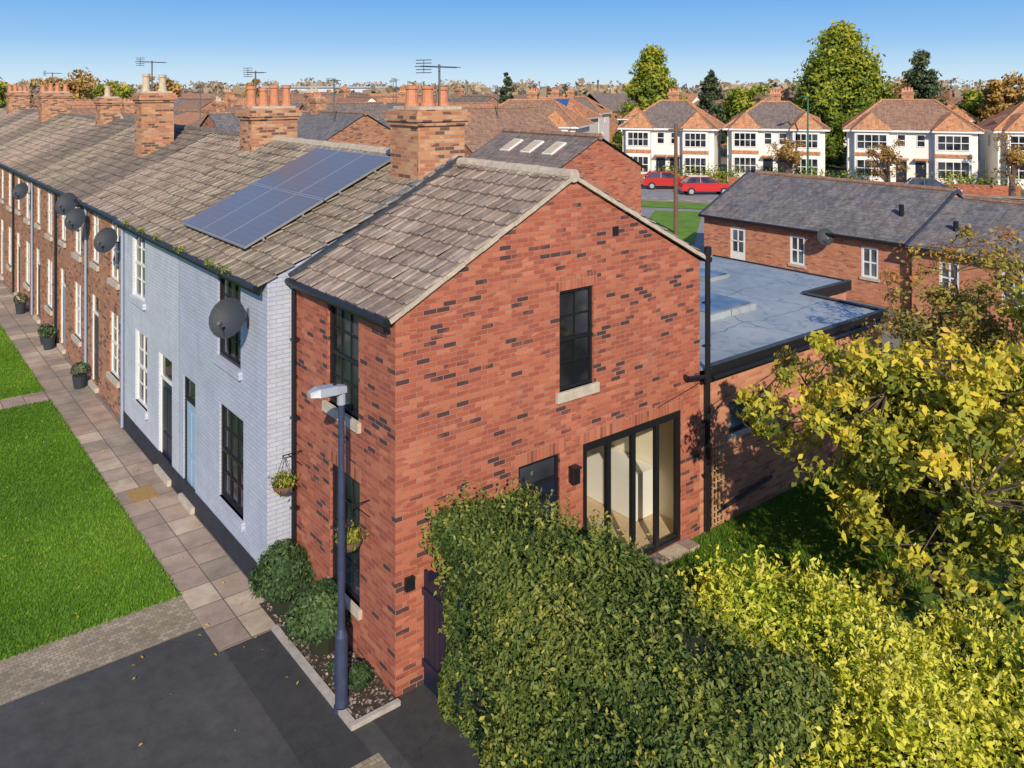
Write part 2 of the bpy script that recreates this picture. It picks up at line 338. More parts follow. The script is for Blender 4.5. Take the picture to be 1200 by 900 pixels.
def tiles(mb, O, A, S, LA, LS, gauge=.33, tw=.3, roll=.03, step=.032, m=0):
    O, A, S = V(O), V(A), V(S); Nn = A.cross(S); fl = False
    if Nn.z < 0: Nn = -Nn; fl = True
    nt_ = int(math.ceil(LA/tw)); xs = []; hs = []; ti = []
    for k in range(nt_):
        for dx, h in ((0, 0), (.02, .8), (.045, 1), (.07, .8), (.09, 0), (.18, -.12)):
            x = k*tw+dx*tw/.3
            if x < LA: xs.append(x); hs.append(h*roll); ti.append(k)
    xs.append(LA); hs.append(0); ti.append(nt_-1)
    nc = int(math.ceil(LS/gauge))
    for c in range(nc):
        s0 = c*gauge; s1 = min(s0+gauge, LS); jit = [(random.uniform(-.012, .012), random.uniform(-.008, .014)) for _ in range(nt_)]
        def pb(i, k): js, jh = jit[k]; return O+A*xs[i]+S*(s0-.012+js)+Nn*(hs[i]+step+jh)
        def pt(i): return O+A*xs[i]+S*(s1+.01)+Nn*hs[i]
        def pl(i, k): js, jh = jit[k]; return O+A*xs[i]+S*(s0-.012+js)+Nn*(hs[i]-.006)
        for i in range(len(xs)-1):
            k = ti[i]; q = [pb(i, k), pb(i+1, k), pt(i+1), pt(i)]
            u = [(xs[i]+.005, s0+.004), (xs[i+1]+.005, s0+.004), (xs[i+1]+.005, s1-.004), (xs[i]+.005, s1-.004)]
            r = [pl(i, k), pl(i+1, k), pb(i+1, k), pb(i, k)]; ru = [(xs[i], s0+.01)]*4
            if fl: q = q[::-1]; u = u[::-1]; r = r[::-1]
            mb.poly(q, m, u); mb.poly(r, m, ru)
# ------------------------------------------------------------------ foliage helpers
def vn(P, freq, seed=0):
    r = np.random.default_rng(seed); out = np.zeros(len(P))
    for i in range(7):
        k = r.normal(size=3); k /= np.linalg.norm(k); f = freq*r.uniform(.6, 1.7)
        out += np.sin(P@(k*f)+r.uniform(0, 6.28))
    return out/3.2
def mesh_np(name, verts, nper, mat, rnd, parent=None):
    n = len(verts)//nper; me = bpy.data.meshes.new(name)
    me.vertices.add(len(verts)); me.vertices.foreach_set('co', verts.astype(np.float32).ravel())
    me.loops.add(len(verts)); me.loops.foreach_set('vertex_index', np.arange(len(verts), dtype=np.int32))
    me.polygons.add(n); me.polygons.foreach_set('loop_start', np.arange(0, len(verts), nper, dtype=np.int32))
    me.update(calc_edges=True)
    a = me.attributes.new('rnd', 'FLOAT', 'FACE'); a.data.foreach_set('value', np.clip(rnd, 0, 1).astype(np.float32))
    me.materials.append(mat); o = bpy.data.objects.new(name, me); sc.collection.objects.link(o)
    if parent: o.parent = parent
    return o
def nrm(a): return a/np.maximum(np.linalg.norm(a, axis=1, keepdims=True), 1e-9)
def leaves(name, P, N, size, mat, rnd, parent=None, jitter=.7, aspect=.44, up=0):
    n = len(P); d = nrm(nrm(N)+jitter*rng.normal(size=(n, 3))); r = rng.normal(size=(n, 3)); r[:, 2] += up
    t = nrm(np.cross(np.cross(d, r), d)); b = np.cross(d, t); s = (size*(.55+.9*rng.random(n)))[:, None]
    v = np.stack([P-t*s, P+b*s*aspect+d*s*.2-t*s*.15, P+t*s, P-b*s*aspect+d*s*.2-t*s*.15], 1).reshape(-1, 3)
    return mesh_np(name, v, 4, mat, rnd, parent)
def tree(name, base, cen, rad, ncl, nl, ls, lmat, tr=.12, clr=.5, seed=1, conif=False, limbs=9, mesh_bark='bark', spread=.45, bias=.35, cexp=.8):
    r = np.random.default_rng(seed); base = np.array(base, float); cen = np.array(cen, float); rad = np.array(rad, float)
    if conif:
        t = r.random(ncl)**1.25; ang = r.uniform(0, 6.283, ncl); rr = (1-t)**cexp*(.5+.5*r.random(ncl)**.5)*(1+.18*np.sin(ang*3+t*5+seed))
        C = np.stack([cen[0]+rad[0]*rr*np.cos(ang), cen[1]+rad[1]*rr*np.sin(ang), cen[2]-rad[2]+2*rad[2]*t], 1)
    else:
        D = nrm(r.normal(size=(ncl, 3))); q = (r.random(ncl)**spread)*(.8+.34*vn(D, 2.8, seed))
        C = cen+D*rad*q[:, None]
    e = empty(name); P = np.repeat(C, nl, 0)
    off = r.normal(size=P.shape); off = nrm(off)*(r.random((len(P), 1))**.6)*clr*np.repeat(.45+1.0*r.random(ncl), nl)[:, None]; off[:, 2] *= .75
    P = P+off
    keep = P[:, 2] > .15; N = off*1.0+np.array([0, 0, .3*clr])+(P-cen)*.25
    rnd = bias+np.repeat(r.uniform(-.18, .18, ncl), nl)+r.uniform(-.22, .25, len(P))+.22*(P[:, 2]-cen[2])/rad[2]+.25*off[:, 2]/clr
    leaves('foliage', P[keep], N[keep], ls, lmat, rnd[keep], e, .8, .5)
    mb = MB(); top = V(cen)+V((0, 0, rad[2]*(.85 if conif else .35))); p = V(base); k = 5; pts = [p]
    for i in range(1, k+1):
        q = V(base).lerp(top, i/k)+V((r.normal()*.04, r.normal()*.04, 0))*rad[0]*(0 if conif else 1); pts.append(q)
    for i in range(k): mb.cyl(pts[i], pts[i+1], tr*(1-.17*i), tr*(1-.17*(i+1)), 8)
    if not conif:
        ends = []
        for i in range(limbs):
            c = V(C[i*ncl//limbs]); st = pts[1+(i % 4)]; mid = st.lerp(c, .5)+V((0, 0, -.08*rad[2])); rr = tr*.45
            mb.cyl(st, mid, rr, rr*.6, 6); mb.cyl(mid, c, rr*.6, rr*.25, 6); ends += [mid, c, st.lerp(c, .75)]
        for c in C:
            c = V(c); en = min(ends, key=lambda z: (z-c).length)
            if (en-c).length > .05: mb.cyl(en, c+(c-V(cen)).normalized()*clr*.5, tr*.12, tr*.04, 4, caps=False)
    mb.make('trunk', M[mesh_bark], e, True); return e
def rbox_pts(n, x0, x1, y0, y1, z0, z1, r, seed):
    g = np.random.default_rng(seed); w, l, h = x1-x0, y1-y0, z1-z0
    A = np.array([w*l, l*h, l*h, w*h, w*h]); f = g.choice(5, n, p=A/A.sum()); a, b = g.random(n), g.random(n)
    P = np.zeros((n, 3)); P[:, 0] = x0+a*w; P[:, 1] = y0+b*l; P[:, 2] = z0+g.random(n)*h
    P[f == 0, 2] = z1; P[f == 1, 0] = x0; P[f == 2, 0] = x1; P[f == 3, 1] = y0; P[f == 4, 1] = y1
    lo = np.array([x0+r, y0+r, z0-9]); hi = np.array([x1-r, y1-r, z1-r]); Q = np.clip(P, lo, hi); d = P-Q
    N = nrm(d); return Q+N*r, N
def hedge(name, boxes, dens, ls, lmat, ybias, amp=.13, shoots=0, seed=3, sl=.34):
    e = empty(name); PP = []; NN = []; RR = []
    for bi, (x0, x1, y0, y1, z0, z1, r) in enumerate(boxes):
        area = (x1-x0)*(y1-y0)+2*((y1-y0)+(x1-x0))*(z1-z0); n = int(area*dens)
        P, N = rbox_pts(n, x0, x1, y0, y1, z0, z1, r, seed+bi)
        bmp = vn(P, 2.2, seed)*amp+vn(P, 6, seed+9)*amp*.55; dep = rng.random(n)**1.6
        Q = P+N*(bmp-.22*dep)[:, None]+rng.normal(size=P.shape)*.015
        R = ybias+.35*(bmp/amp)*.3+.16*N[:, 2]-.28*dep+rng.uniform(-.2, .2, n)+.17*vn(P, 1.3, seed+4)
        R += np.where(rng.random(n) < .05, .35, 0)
        PP.append(Q); NN.append(N+np.array([0, 0, .25])); RR.append(R)
        if shoots:
            ns = int(area*shoots); S, SN = rbox_pts(ns, x0, x1, y0, y1, z0+(z1-z0)*.4, z1, r, seed+50+bi)
            S = S+SN*(vn(S, 2.2, seed)*amp)[:, None]; D = nrm(SN*.5+np.array([0, 0, .9])+rng.normal(size=S.shape)*.3); ln = rng.uniform(.1, sl, ns)
            for k in range(11):
                PP.append(S+D*(ln*k/11)[:, None]+rng.normal(size=S.shape)*.022); NN.append(D*.2+rng.normal(size=S.shape)); RR.append(np.full(ns, ybias+.12+.02*k)+rng.uniform(-.15, .15, ns))
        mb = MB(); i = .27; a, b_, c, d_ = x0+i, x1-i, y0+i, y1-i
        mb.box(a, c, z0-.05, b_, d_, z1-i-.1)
        mb.box(a+.15, c+.15, z1-i-.1, b_-.15, d_-.15, z1-i+.02); mb.make('dark_inner_core', M['core'], e)  # added solid core, coloured dark so gaps between leaves look shaded
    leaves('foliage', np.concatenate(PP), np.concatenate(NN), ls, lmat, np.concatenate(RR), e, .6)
    return e
def grass(name, regs, n, h, mat, zz, parent=None):
    vs = []; rs = []
    A = [(a[1]-a[0])*(a[3]-a[2]) for a in regs]
    for (x0, x1, y0, y1), ar in zip(regs, A):
        k = int(n*ar/sum(A)); p = np.stack([rng.uniform(x0, x1, k), rng.uniform(y0, y1, k), np.full(k, zz)], 1)
        a = rng.uniform(0, 6.283, k); d = np.stack([np.cos(a), np.sin(a), 0*a], 1)*.011
        tp = p+np.stack([rng.normal(0, .02, k), rng.normal(0, .02, k), h*rng.uniform(.5, 1.3, k)], 1)
        vs.append(np.stack([p-d, p+d, tp], 1).reshape(-1, 3)); rs.append(.42+.26*vn(p, .8, 4)+rng.uniform(-.3, .3, k)+np.where(rng.random(k) < .02, .5, 0))
    return mesh_np(name, np.concatenate(vs), 3, mat, np.concatenate(rs), parent)
# ------------------------------------------------------------------ ground
def sheet(name, pts, z, mat):
    mb = MB(); mb.poly([(x, y, z) for x, y in pts]); return mb.make(name, mat)
def rect(x0, x1, y0, y1): return [(x0, y0), (x1, y0), (x1, y1), (x0, y1)]
sheet('ground', rect(-3000, 3000, -3000, 3000), -.02, M['land'])
sheet('yard_ground', rect(-12, 32, -30, 45), -.012, M['yard'])
sheet('asphalt_pavement', rect(-30, 1.2, -30, 3.2), 0, M['asphalt'])
sheet('asphalt_patch', [(-1.5, -.7), (-.74, -.7), (-.74, 2.45), (-1.5, 2.45)], .004, M['asphalt2'])
sheet('side_path', rect(-.45, 2.0, -9, -.0), .004, M['asphalt2'])
sheet('paving_slabs', rect(-1.57, -.5, 2.45, 60), .008, M['slabs'])
sheet('cobbled_strip', rect(-20, -1.575, 3.2, 4.25), .008, M['setts'])
sheet('cobbled_strip', rect(-1.9, -.66, -1.6, -.7), .008, M['setts'])
sheet('crossing_path', rect(-20, -1.575, 15.4, 16.3), .008, M['slabs'])
sheet('crossing_path', rect(-20, -1.575, 27, 28), .008, M['slabs'])
for y0, y1 in ((4.25, 15.4), (16.3, 27), (28, 60)):
    mb = MB(); mb.box(-20, y0, -.05, -1.6, y1, .02); mb.make('lawn', M['turf'])
grass('lawn_grass', [(-7.5, -1.57, 4.2, 15.43), (-8, -1.57, 16.27, 27)], 190000, .05, L['grass'], .018)
k = MB(); k.box(-.76, -.1, -.02, -.66, 2.45, .06); k.box(-.76, -.17, -.02, -.02, -.10, .07); k.make('bed_edging_kerb', M['kerb'])
sheet('planting_bed', rect(-.66, 0, -.1, 3.2), .02, M['soil'])
P = np.stack([rng.uniform(-.64, -.03, 900), rng.uniform(-.05, 3.1, 900), np.full(900, .035)], 1)
m_p = leaf_mat('pebble_colours', [(0, (.10, .07, .05)), (.5, (.25, .20, .16)), (1, (.42, .38, .33))], 0)
leaves('bed_pebbles', P, np.tile([0, 0, 1.], (900, 1)), .022, m_p, rng.random(900), None, .3, .8)
mb = MB(); mb.box(-1.35, 8.0, 0, -.85, 8.65, .014); mb.make('manhole_cover', M['yellow'])
P = np.stack([rng.uniform(-7, -.8, 260), rng.uniform(-1, 14, 260), np.full(260, .045)], 1)
leaves('fallen_leaves', P, np.tile([0, 0, 1.], (260, 1)), .03, L['ytree'], rng.uniform(.5, 1, 260), None, .2)
P = np.stack([rng.uniform(4, 12, 500), rng.uniform(-3.5, -.3, 500), np.full(500, .19)], 1)
leaves('fallen_leaves', P, np.tile([0, 0, 1.], (500, 1)), .04, L['ytree'], rng.uniform(.4, 1, 500), None, .2)
# ------------------------------------------------------------------ main brick house
h = Grp('brick_house')
w = h('walls', 'brick')
fo = [(1.06, 2.07, 3.48, 5.08), (1.02, 1.98, .75, 2.58)]
wall_open(w, (0, 0, 0), (0, 1, 0), (-1, 0, 0), 3.25, 0., 5.2, fo)
go = [(3.01, 3.76, 3.53, 5.14), (2.17, 3.02, .22, 2.57), (3.52, 5.92, .22, 2.57)]
wall_open(w, (0, 0, 0), (1, 0, 0), (0, -1, 0), 6.47, 0., 5.2, go, .12)
w.poly([(0, 0, 5.2), (6.47, 0, 5.2), (3.27, 0, 6.9)])
w.poly([(6.47, 0, 0), (6.47, 3.25, 0), (6.47, 3.25, 5.2), (6.47, 0, 5.2)])
w.poly([(6.47, 3.25, 3), (.0, 3.25, 3), (.0, 3.25, 5.2), (3.27, 3.25, 6.9), (6.47, 3.25, 5.2)])
f = h('window_frames', 'black'); g = h('window_glass', 'glass'); X = (1, 0, 0); Y = (0, 1, 0); NX = (-1, 0, 0); NY = (0, -1, 0)
window(f, g, (0, 0, 0), Y, NX, *fo[0], 3, 4); window(f, g, (0, 0, 0), Y, NX, *fo[1], 3, 4)
window(f, g, (0, 0, 0), X, NY, *go[0], 2, 4)
s = h('sills', 'stone')
s.box(-.06, .98, 3.33, .05, 2.15, 3.48); s.box(-.06, .95, .62, .05, 2.05, .75); s.box(2.93, -.05, 3.37, 3.85, .05, 3.53)
so = h('brick_arches', 'soldier')
for a, b, z in ((.98, 2.15, 2.58),):
    so.box(-.004, a, z, .04, b, z+.23)
for a, b, z in ((2.93, 3.84, 5.14), (2.1, 3.1, 2.57), (3.45, 6.0, 2.57)):
    so.box(a, -.004, z, b, .04, z+.225)
dr = h('door', 'navy'); f2 = h('door_frame', 'black')
window(f2, g, (0, 0, 0), X, NY, 2.17, 3.02, 2.15, 2.57, 1, 1, sash=False)
for x in (2.17, 2.96): f2.box(x, .03, .22, x+.06, .09, 2.15)
dr.box(2.23, .05, .25, 2.96, .09, 2.15)
for x in (2.33, 2.63): dr.box(x, .035, .45, x+.22, .05, 1.1)
g.poly([(2.35, .045, 1.3), (2.84, .045, 1.3), (2.84, .045, 1.98), (2.35, .045, 1.98)])
f2.box(2.32, .04, 1.27, 2.87, .05, 1.3)
bf = h('bifold_frame', 'black'); cg = h('bifold_glass', 'clear')
bf.box(3.52, -.01, 2.49, 5.92, .09, 2.57); bf.box(3.52, -.01, .22, 5.92, .09, .29); bf.box(3.52, -.01, .29, 3.6, .09, 2.49); bf.box(5.84, -.01, .29, 5.92, .09, 2.49)
for i in range(1, 4):
    x = 3.52+2.4*i/4; bf.box(x-.045, .0, .29, x+.045, .075, 2.49)
for i in range(4):
    x = 3.52+.6*i; bf.box(x+.04, .01, .29, x+.56, .07, .35); bf.box(x+.04, .01, 2.43, x+.56, .07, 2.49)
    cg.poly([(x+.05, .04, .3), (x+.55, .04, .3), (x+.55, .04, 2.45), (x+.05, .04, 2.45)])
it = h('interior_walls', 'cream')
it.poly([(1.5, 3.1, .2), (6.3, 3.1, .2), (6.3, 3.1, 2.7), (1.5, 3.1, 2.7)]); it.poly([(1.5, .13, .2), (1.5, 3.1, .2), (1.5, 3.1, 2.7), (1.5, .13, 2.7)])
it.poly([(6.3, .13, .2), (6.3, 3.1, .2), (6.3, 3.1, 2.7), (6.3, .13, 2.7)]); it.poly([(1.5, .13, 2.7), (6.3, .13, 2.7), (6.3, 3.1, 2.7), (1.5, 3.1, 2.7)])
it.box(4.3, 1.5, .25, 4.4, 3.1, 2.7)
h('interior_floor', 'floorw').poly([(1.5, .1, .24), (6.3, .1, .24), (6.3, 3.1, .24), (1.5, 3.1, .24)])
cu = h('kitchen_units', 'white'); cu.box(5.7, .9, .25, 6.28, 3.0, 1.12)
r = h('roof_tiles', 'tile1')
S1 = V((3.39, 0, 1.76)).normalized(); S2 = V((-3.39, 0, 1.76)).normalized()
tiles(r, (-.12, -.06, 5.22), Y, S1, 3.2, 3.82); tiles(r, (6.66, -.06, 5.22), Y, S2, 3.2, 3.82)
vg = h('verge', 'mortar')
for ox, S in ((-.12, S1), (6.66, S2)):
    O = V((ox, 0, 5.2)); Nn = V((-S.z, 0, S.x)) if S.x > 0 else V((S.z, 0, -S.x))
    for i in range(11):
        c = O+S*(1.91*(2*i+1)/11)+V((0, -.035+random.uniform(-.004, .004), 0))+Nn*(random.uniform(-.006, .004)); vg.obox(c, S*(1.91/11-.002), V((0, .038, 0)), Nn*.033)
rd = h('ridge_tiles', 'mortar')
for i in range(7):
    y = -.07+i*.46; rd.cyl((3.27, y, 6.97+random.uniform(-.006, .006)), (3.27, y+.44, 6.97+random.uniform(-.006, .006)), .11, .105, 10)
gt = h('gutters_and_downpipes', 'black')
gt.cyl((-.17, -.05, 5.19), (-.17, 3.2, 5.19), .055); gt.box(-.13, -.02, 5.08, -.1, 3.2, 5.24)
gt.cyl((6.72, -.05, 5.19), (6.72, 3.2, 5.19), .055)
gt.cyl((-.09, 3.14, 5.15), (-.09, 3.14, .1), .038)
gt.cyl((6.60, -.08, 5.45), (6.60, -.08, .2), .05); gt.cyl((6.60, -.08, 5.45), (6.60, -.08, 5.3), .07)
gt.cyl((6.05, -.08, 3.12), (6.60, -.08, 3.05), .045); gt.cyl((6.05, -.08, 3.12), (6.05, .02, 3.14), .05); gt.cyl((6.60, -.08, 3.2), (6.60, -.08, 2.95), .075)
for z in (4.4, 3.6, 2.2, 1.2): gt.box(6.53, -.1, z, 6.67, 0, z+.03)
for z in (4.2, 2.9, 1.4): gt.box(-.13, 3.08, z, 0, 3.2, z+.03)
gt.box(4.2, -.015, 5.9, 4.33, .01, 6.05)
gt.cyl((5.3, -.012, 2.75), (6.5, -.012, 2.95), .008, n=5)
ll = h('wall_lantern', 'black'); ll.box(3.2, -.05, 2.05, 3.34, 0, 2.3); ll.box(3.2, -.16, 2.28, 3.34, -.02, 2.31); ll.box(3.21, -.14, 2.04, 3.33, -.05, 2.27)
ll.box(.14, -.06, 1.42, .28, 0, 1.6)
fl = h('roof_flashing', 'leadd'); O = V((-.12, 3.2, 5.24)); Nn = V((-S1.z, 0, S1.x))
fl.obox(O+S1*1.95+Nn*.03, S1*1.95, V((0, .075, 0)), Nn*.035)
sf = h('stepped_flashing', 'lead')
for i in range(13):
    sf.obox(O+S1*(.25+i*.29)+V((0, .12, 0))+Nn*(.07+.004*(i % 2)), S1*.1, V((0, .06, 0)), Nn*.015)
h.done(smooth=())
# ------------------------------------------------------------------ chimney
def chimney(G, x0, x1, y0, y1, z0, z1, pots, ph, pm='pot', part='chimney'):
    b = G(part+'_stack', 'chim'); b.box(x0, y0, z0, x1, y1, z1-.3)
    b.box(x0-.05, y0-.05, z1-.3, x1+.05, y1+.05, z1-.22); b.box(x0-.09, y0-.09, z1-.22, x1+.09, y1+.09, z1-.06)
    b.box(x0-.04, y0-.04, z1-.06, x1+.04, y1+.04, z1)
    G(part+'_flaunching', 'mortar').box(x0+.04, y0+.04, z1, x1-.04, y1-.04, z1+.06)
    n = pots; along_y = (y1-y0) >= (x1-x0)
    for i in range(n):
        t = (i+.5)/n
        px, py = ((x0+x1)/2, y0+(y1-y0)*t) if along_y else (x0+(x1-x0)*t, (y0+y1)/2)
        px += random.uniform(-.03, .03); hh = ph*random.uniform(.75, 1.15); p = G(part+'_pots', pm)
        p.cyl((px, py, z1+.03), (px, py, z1+hh), .13, .10, 12); p.cyl((px, py, z1+hh*.86), (px, py, z1+hh), .13, .135, 12); p.cyl((px, py, z1+.03), (px, py, z1+.12), .15, .15, 12)
        G(part+'_pot_mouth', 'black').cyl((px, py, z1+hh), (px, py, z1+hh+.004), .09, .09, 12)
def aerial(x, y, z0, z1, rot=0, L_=.9, k=1):
    mb = MB(); mb.cyl((x, y, z0), (x, y, z1), .016*k, n=6); d = V((math.cos(rot), math.sin(rot), 0)); q = V((-d.y, d.x, 0)); c = V((x, y, z1-.05))
    mb.cyl(c-d*L_*.5, c+d*L_*.5, .011*k, n=5)
    for i in range(9):
        p = c+d*L_*(-.5+i/8); mb.cyl(p-q*.17*(1-.05*i), p+q*.17*(1-.05*i), .006*k, n=4)
    for zz in (-.12, -.06, .06, .12): mb.cyl(c-d*L_*.44-q*.2+Z*zz, c-d*L_*.44+q*.2+Z*zz, .006*k, n=4)
    mb.cyl(c-d*L_*.44-Z*.13, c-d*L_*.44+Z*.13, .008, n=4)
    mb.make('tv_aerial', M['dmetal'])
# ------------------------------------------------------------------ terraced houses
def terrace(name, y0, y1, xf, wall, roofm, ops, frame, sold, doorm=None, flank=False, chim=None, plinth=None, sillm='stone', eave=5.2, pipem='pipeblue', nz=4, ridge=7.0, nx=2, rm='mortar'):
    h = Grp(name); w = h('walls', wall); Lw = y1-y0
    wo = [(a-y0, b-y0, c, d) for a, b, c, d, k in ops]
    wall_open(w, (xf, y0, 0), Y, NX, Lw, 0., eave, wo, .1)
    w.poly([(6.47, y0, 0), (6.47, y1, 0), (6.47, y1, eave), (6.47, y0, eave)])
    if flank: w.poly([(xf, y0, 0), (6.47, y0, 0), (6.47, y0, eave), (3.27, y0, ridge-.08), (xf, y0, eave)])
    f = h('window_frames', frame); g = h('window_glass', 'glass'); s = h('sills', sillm)
    for (a, b, c, d, k) in ops:
        if k == 'w':
            window(f, g, (xf, 0, 0), Y, NX, a, b, c, d, nx, nz, bar=.014); s.box(xf-.07, a-.07, c-.14, xf+.04, b+.07, c)
        else:
            D = h('door', doorm); D.box(xf+.06, a+.05, c, xf+.1, b-.05, 2.05)
            for q in (0, 1):
                ya = a+.14+q*(b-a-.28)/2+.01; D.box(xf+.045, ya, .3, xf+.06, ya+(b-a-.28)/2-.04, .9); D.box(xf+.045, ya, 1.05, xf+.06, ya+(b-a-.28)/2-.04, 1.85)
            f.box(xf+.03, a, c, xf+.1, a+.05, d); f.box(xf+.03, b-.05, c, xf+.1, b, d); f.box(xf+.03, a+.05, 2.05, xf+.1, b-.05, 2.1)
            g.poly([(xf+.07, b-.05, 2.1), (xf+.07, a+.05, 2.1), (xf+.07, a+.05, d), (xf+.07, b-.05, d)])
            h('doorstep', 'stone').box(xf-.1, a-.02, 0, xf+.05, b+.02, .13)
        if sold: h('brick_arches', sold).box(xf-.004, a-.08, d, xf+.04, b+.08, d+.23)
    if plinth: h('plinth', plinth).box(xf-.02, y0+(0 if not flank else -.02), 0, xf+.02, y1, .42)
    if plinth and flank: h('plinth', plinth).box(xf+.02, y0-.02, 0, 0-.002, y0+.02, .42)
    r = h('roof_tiles', roofm); ex = xf-.15; run = 3.27-ex; rise = ridge-(eave-.06); S = V((run, 0, rise)); LS = S.length; S.normalize()
    ya = y0-(.06 if flank else 0)
    tiles(r, (ex, ya, eave-.06), Y, S, y1-ya, LS)
    zb = 5.1; r.poly([(6.66, y0, zb), (6.66, y1, zb), (3.27, y1, ridge), (3.27, y0, ridge)])
    rd = h('ridge_tiles', rm); n = int((y1-y0)/.45)
    for i in range(n): rd.cyl((3.27, y0+i*(y1-y0)/n, ridge+random.uniform(-.01, .01)), (3.27, y0+(i+.96)*(y1-y0)/n, ridge+random.uniform(-.01, .01)), .11, .105, 8)
    gt = h('gutter', 'black'); gt.cyl((ex-.05, y0, eave-.08), (ex-.05, y1, eave-.08), .05, n=8); gt.box(ex, y0, eave-.2, ex+.03, y1, eave-.05)
    if pipem: h('downpipe', pipem).cyl((xf-.06, y1-.1, eave-.1), (xf-.06, y1-.1, .05), .035, n=8)
    if chim:
        for c in chim: chimney(h, *c)
    h.done(); return ex, S
opA = [(4.43, 5.59, 3.44, 5.0, 'w'), (4.3, 5.5, .87, 2.6, 'w'), (6.85, 7.6, .14, 2.55, 'd')]
terrace('blue_terraced_house', 3.25, 7.87, -.5, 'paintA', 'tile2', opA, 'black', None, doorm=newmat('pale_blue_door', .4, (.30, .45, .58))[0], flank=True,
        chim=[(2.45, 3.5, 3.32, 4.35, 6.3, 7.98, 3, .42)], plinth='plinth', sillm='paintA', pipem=None, nx=3)
opB = [(10.4, 11.45, 3.44, 5.05, 'w'), (10.2, 11.2, 1.0, 2.7, 'w'), (8.35, 9.3, .14, 2.6, 'd')]
terrace('white_terraced_house', 7.87, 12.26, -.503, 'paintB', 'tile2', opB, 'white', None, doorm='navy', chim=[(2.6, 3.9, 11.9, 12.75, 6.3, 7.85, 4, .6, 'pot')], plinth='plinth', sillm='paintB', pipem='pipeblue')
yy = 12.26; rm = ['tile1', 'tile3', 'tile2', 'tile3', 'tile1', 'tile2', 'tile3', 'tile1', 'tile3', 'tile1', 'tile2']
for i in range(11):
    y0 = yy+i*4.4; y1 = y0+4.4
    ops = [(y0+.8, y0+1.7, 3.4, 4.95, 'w'), (y0+3.0, y0+3.75, 3.5, 4.95, 'w'), (y0+.8, y0+1.75, .9, 2.55, 'w'), (y0+3.0, y0+3.85, .14, 2.6, 'd')]
    ch = []
    if i == 1: ch = [(1.5, 2.5, 18.3, 19.1, 5.9, 8.25, 2, .65, 'potc')]
    if i == 3: ch = [(2.7, 3.5, 29.2, 30.1, 6.4, 8.0, 1, .5, 'potc')]
    if i == 6: ch = [(2.4, 3.8, 41, 42, 6.2, 8.2, 4, .5)]
    if i == 9: ch = [(2.6, 3.8, 54, 55, 6.2, 8.2, 4, .5)]
    dm = newmat('terrace_door', .4, [(.05, .05, .06), (.25, .3, .34), (.03, .06, .05)][i % 3])[0]
    terrace('brick_terraced_house', y0, y1, -.42, 'old', rm[i], ops, 'white', 'oldsold', doorm=dm, chim=ch, pipem='pipeblue' if i % 2 == 0 else 'black', ridge=7.0+.03*(i % 2), rm='tile3')
aerial(3.1, 3.6, 8.0, 8.85, .25, 1.0, 1.3); aerial(1.9, 18.6, 8.2, 9.3, .4, 1.0, 1.4); aerial(3.3, 13.4, 7, 8.9, .3, .6, 1.3); aerial(3.0, 41.5, 8.2, 9.3, .2, .9, 1.6)
for (x, y) in ((17, 36), (18, 47), (27, 33), (26, 44), (17, 60), (28, 58), (40, 56), (41, 70), (9, 70), (28, 72), (58, 80), (17, 75)):
    aerial(x, y, 6, random.uniform(8.3, 9.3), random.uniform(0, 1), .9, 2)
P = np.concatenate([np.array([-.72, yy_, 5.2])+rng.normal(size=(60, 3))*[.04, .16, .035] for yy_ in (4.6, 5.3, 7.1, 8.7, 9.9, 11.2)])
leaves('gutter_moss', P, rng.normal(size=P.shape)+[0, 0, 1], .03, L['conif'], rng.random(len(P))*.7)
for (px, py, hh) in ((-.75, 16.0, .35), (-.75, 20.5, .4), (-.72, 21.2, .3), (-.75, 26, .4)):
    G = Grp('potted_plant'); G('pot', 'dish').cyl((px, py, 0), (px, py, hh), .14, .19, 14); G.done()
    D = nrm(rng.normal(size=(250, 3))); leaves('foliage', D*[.22, .22, .2]+[px, py, hh+.15], D, .045, L['shrub'], rng.random(250), G.e)
sp = Grp('solar_panels'); S = V((3.92, 0, 1.86)).normalized(); Nn = V((-S.z, 0, S.x)); O = V((-.65, 0, 5.14))
for rI in range(2):
    for c in range(3):
        s0 = .52+rI*1.74; y = 4.95+c*1.2; ctr = O+S*(s0+.86)+V((0, y+.59, 0))+Nn*.13
        sp('panel_frame', 'metal').obox(ctr, S*.86, V((0, .59, 0)), Nn*.02)
        t = Nn*.0225; a = S*.83; b = V((0, .56, 0)); P = [ctr+t-a-b, ctr+t-a+b, ctr+t+a+b, ctr+t+a-b]
        sp('cells', 'solar').poly(P[::-1])
for c in range(4):
    sp('rails', 'metal').obox(O+S*(.9+c*.86)+V((0, 6.75, 0))+Nn*.08, S*.02, V((0, 1.8, 0)), Nn*.03)
sp.done()
def dish(xw, y, z, r=.34):
    G = Grp('satellite_dish'); c = V((xw-.38, y-.1, z)); n = V((-.62, -.66, .42)).normalized(); t = n.cross(Z).normalized(); b = n.cross(t)
    mb = G('bowl', 'dish'); R = 5; K = 20
    def pt(i, k): rr = r*i/R; return c+(t*math.cos(k*6.2832/K)+b*math.sin(k*6.2832/K)*1.08)*rr+n*(.09*(i/R)**2)
    for i in range(R):
        for k in range(K): mb.poly([pt(i, k), pt(i+1, k), pt(i+1, k+1), pt(i, k+1)])
    a = G('bracket', 'dmetal'); a.cyl((xw, y, z-.1), c-n*.03, .02, n=6); a.cyl((xw, y, z-.25), (xw, y, z+.1), .03, n=6)
    dn = b if b.z < 0 else -b
    lo = c+dn*r; tip = c+n*.38+dn*r*.45
    a.cyl(lo, tip, .012, n=6); a.cyl(tip, tip-n*.09, .03, n=8); G.done(smooth=('bowl',))
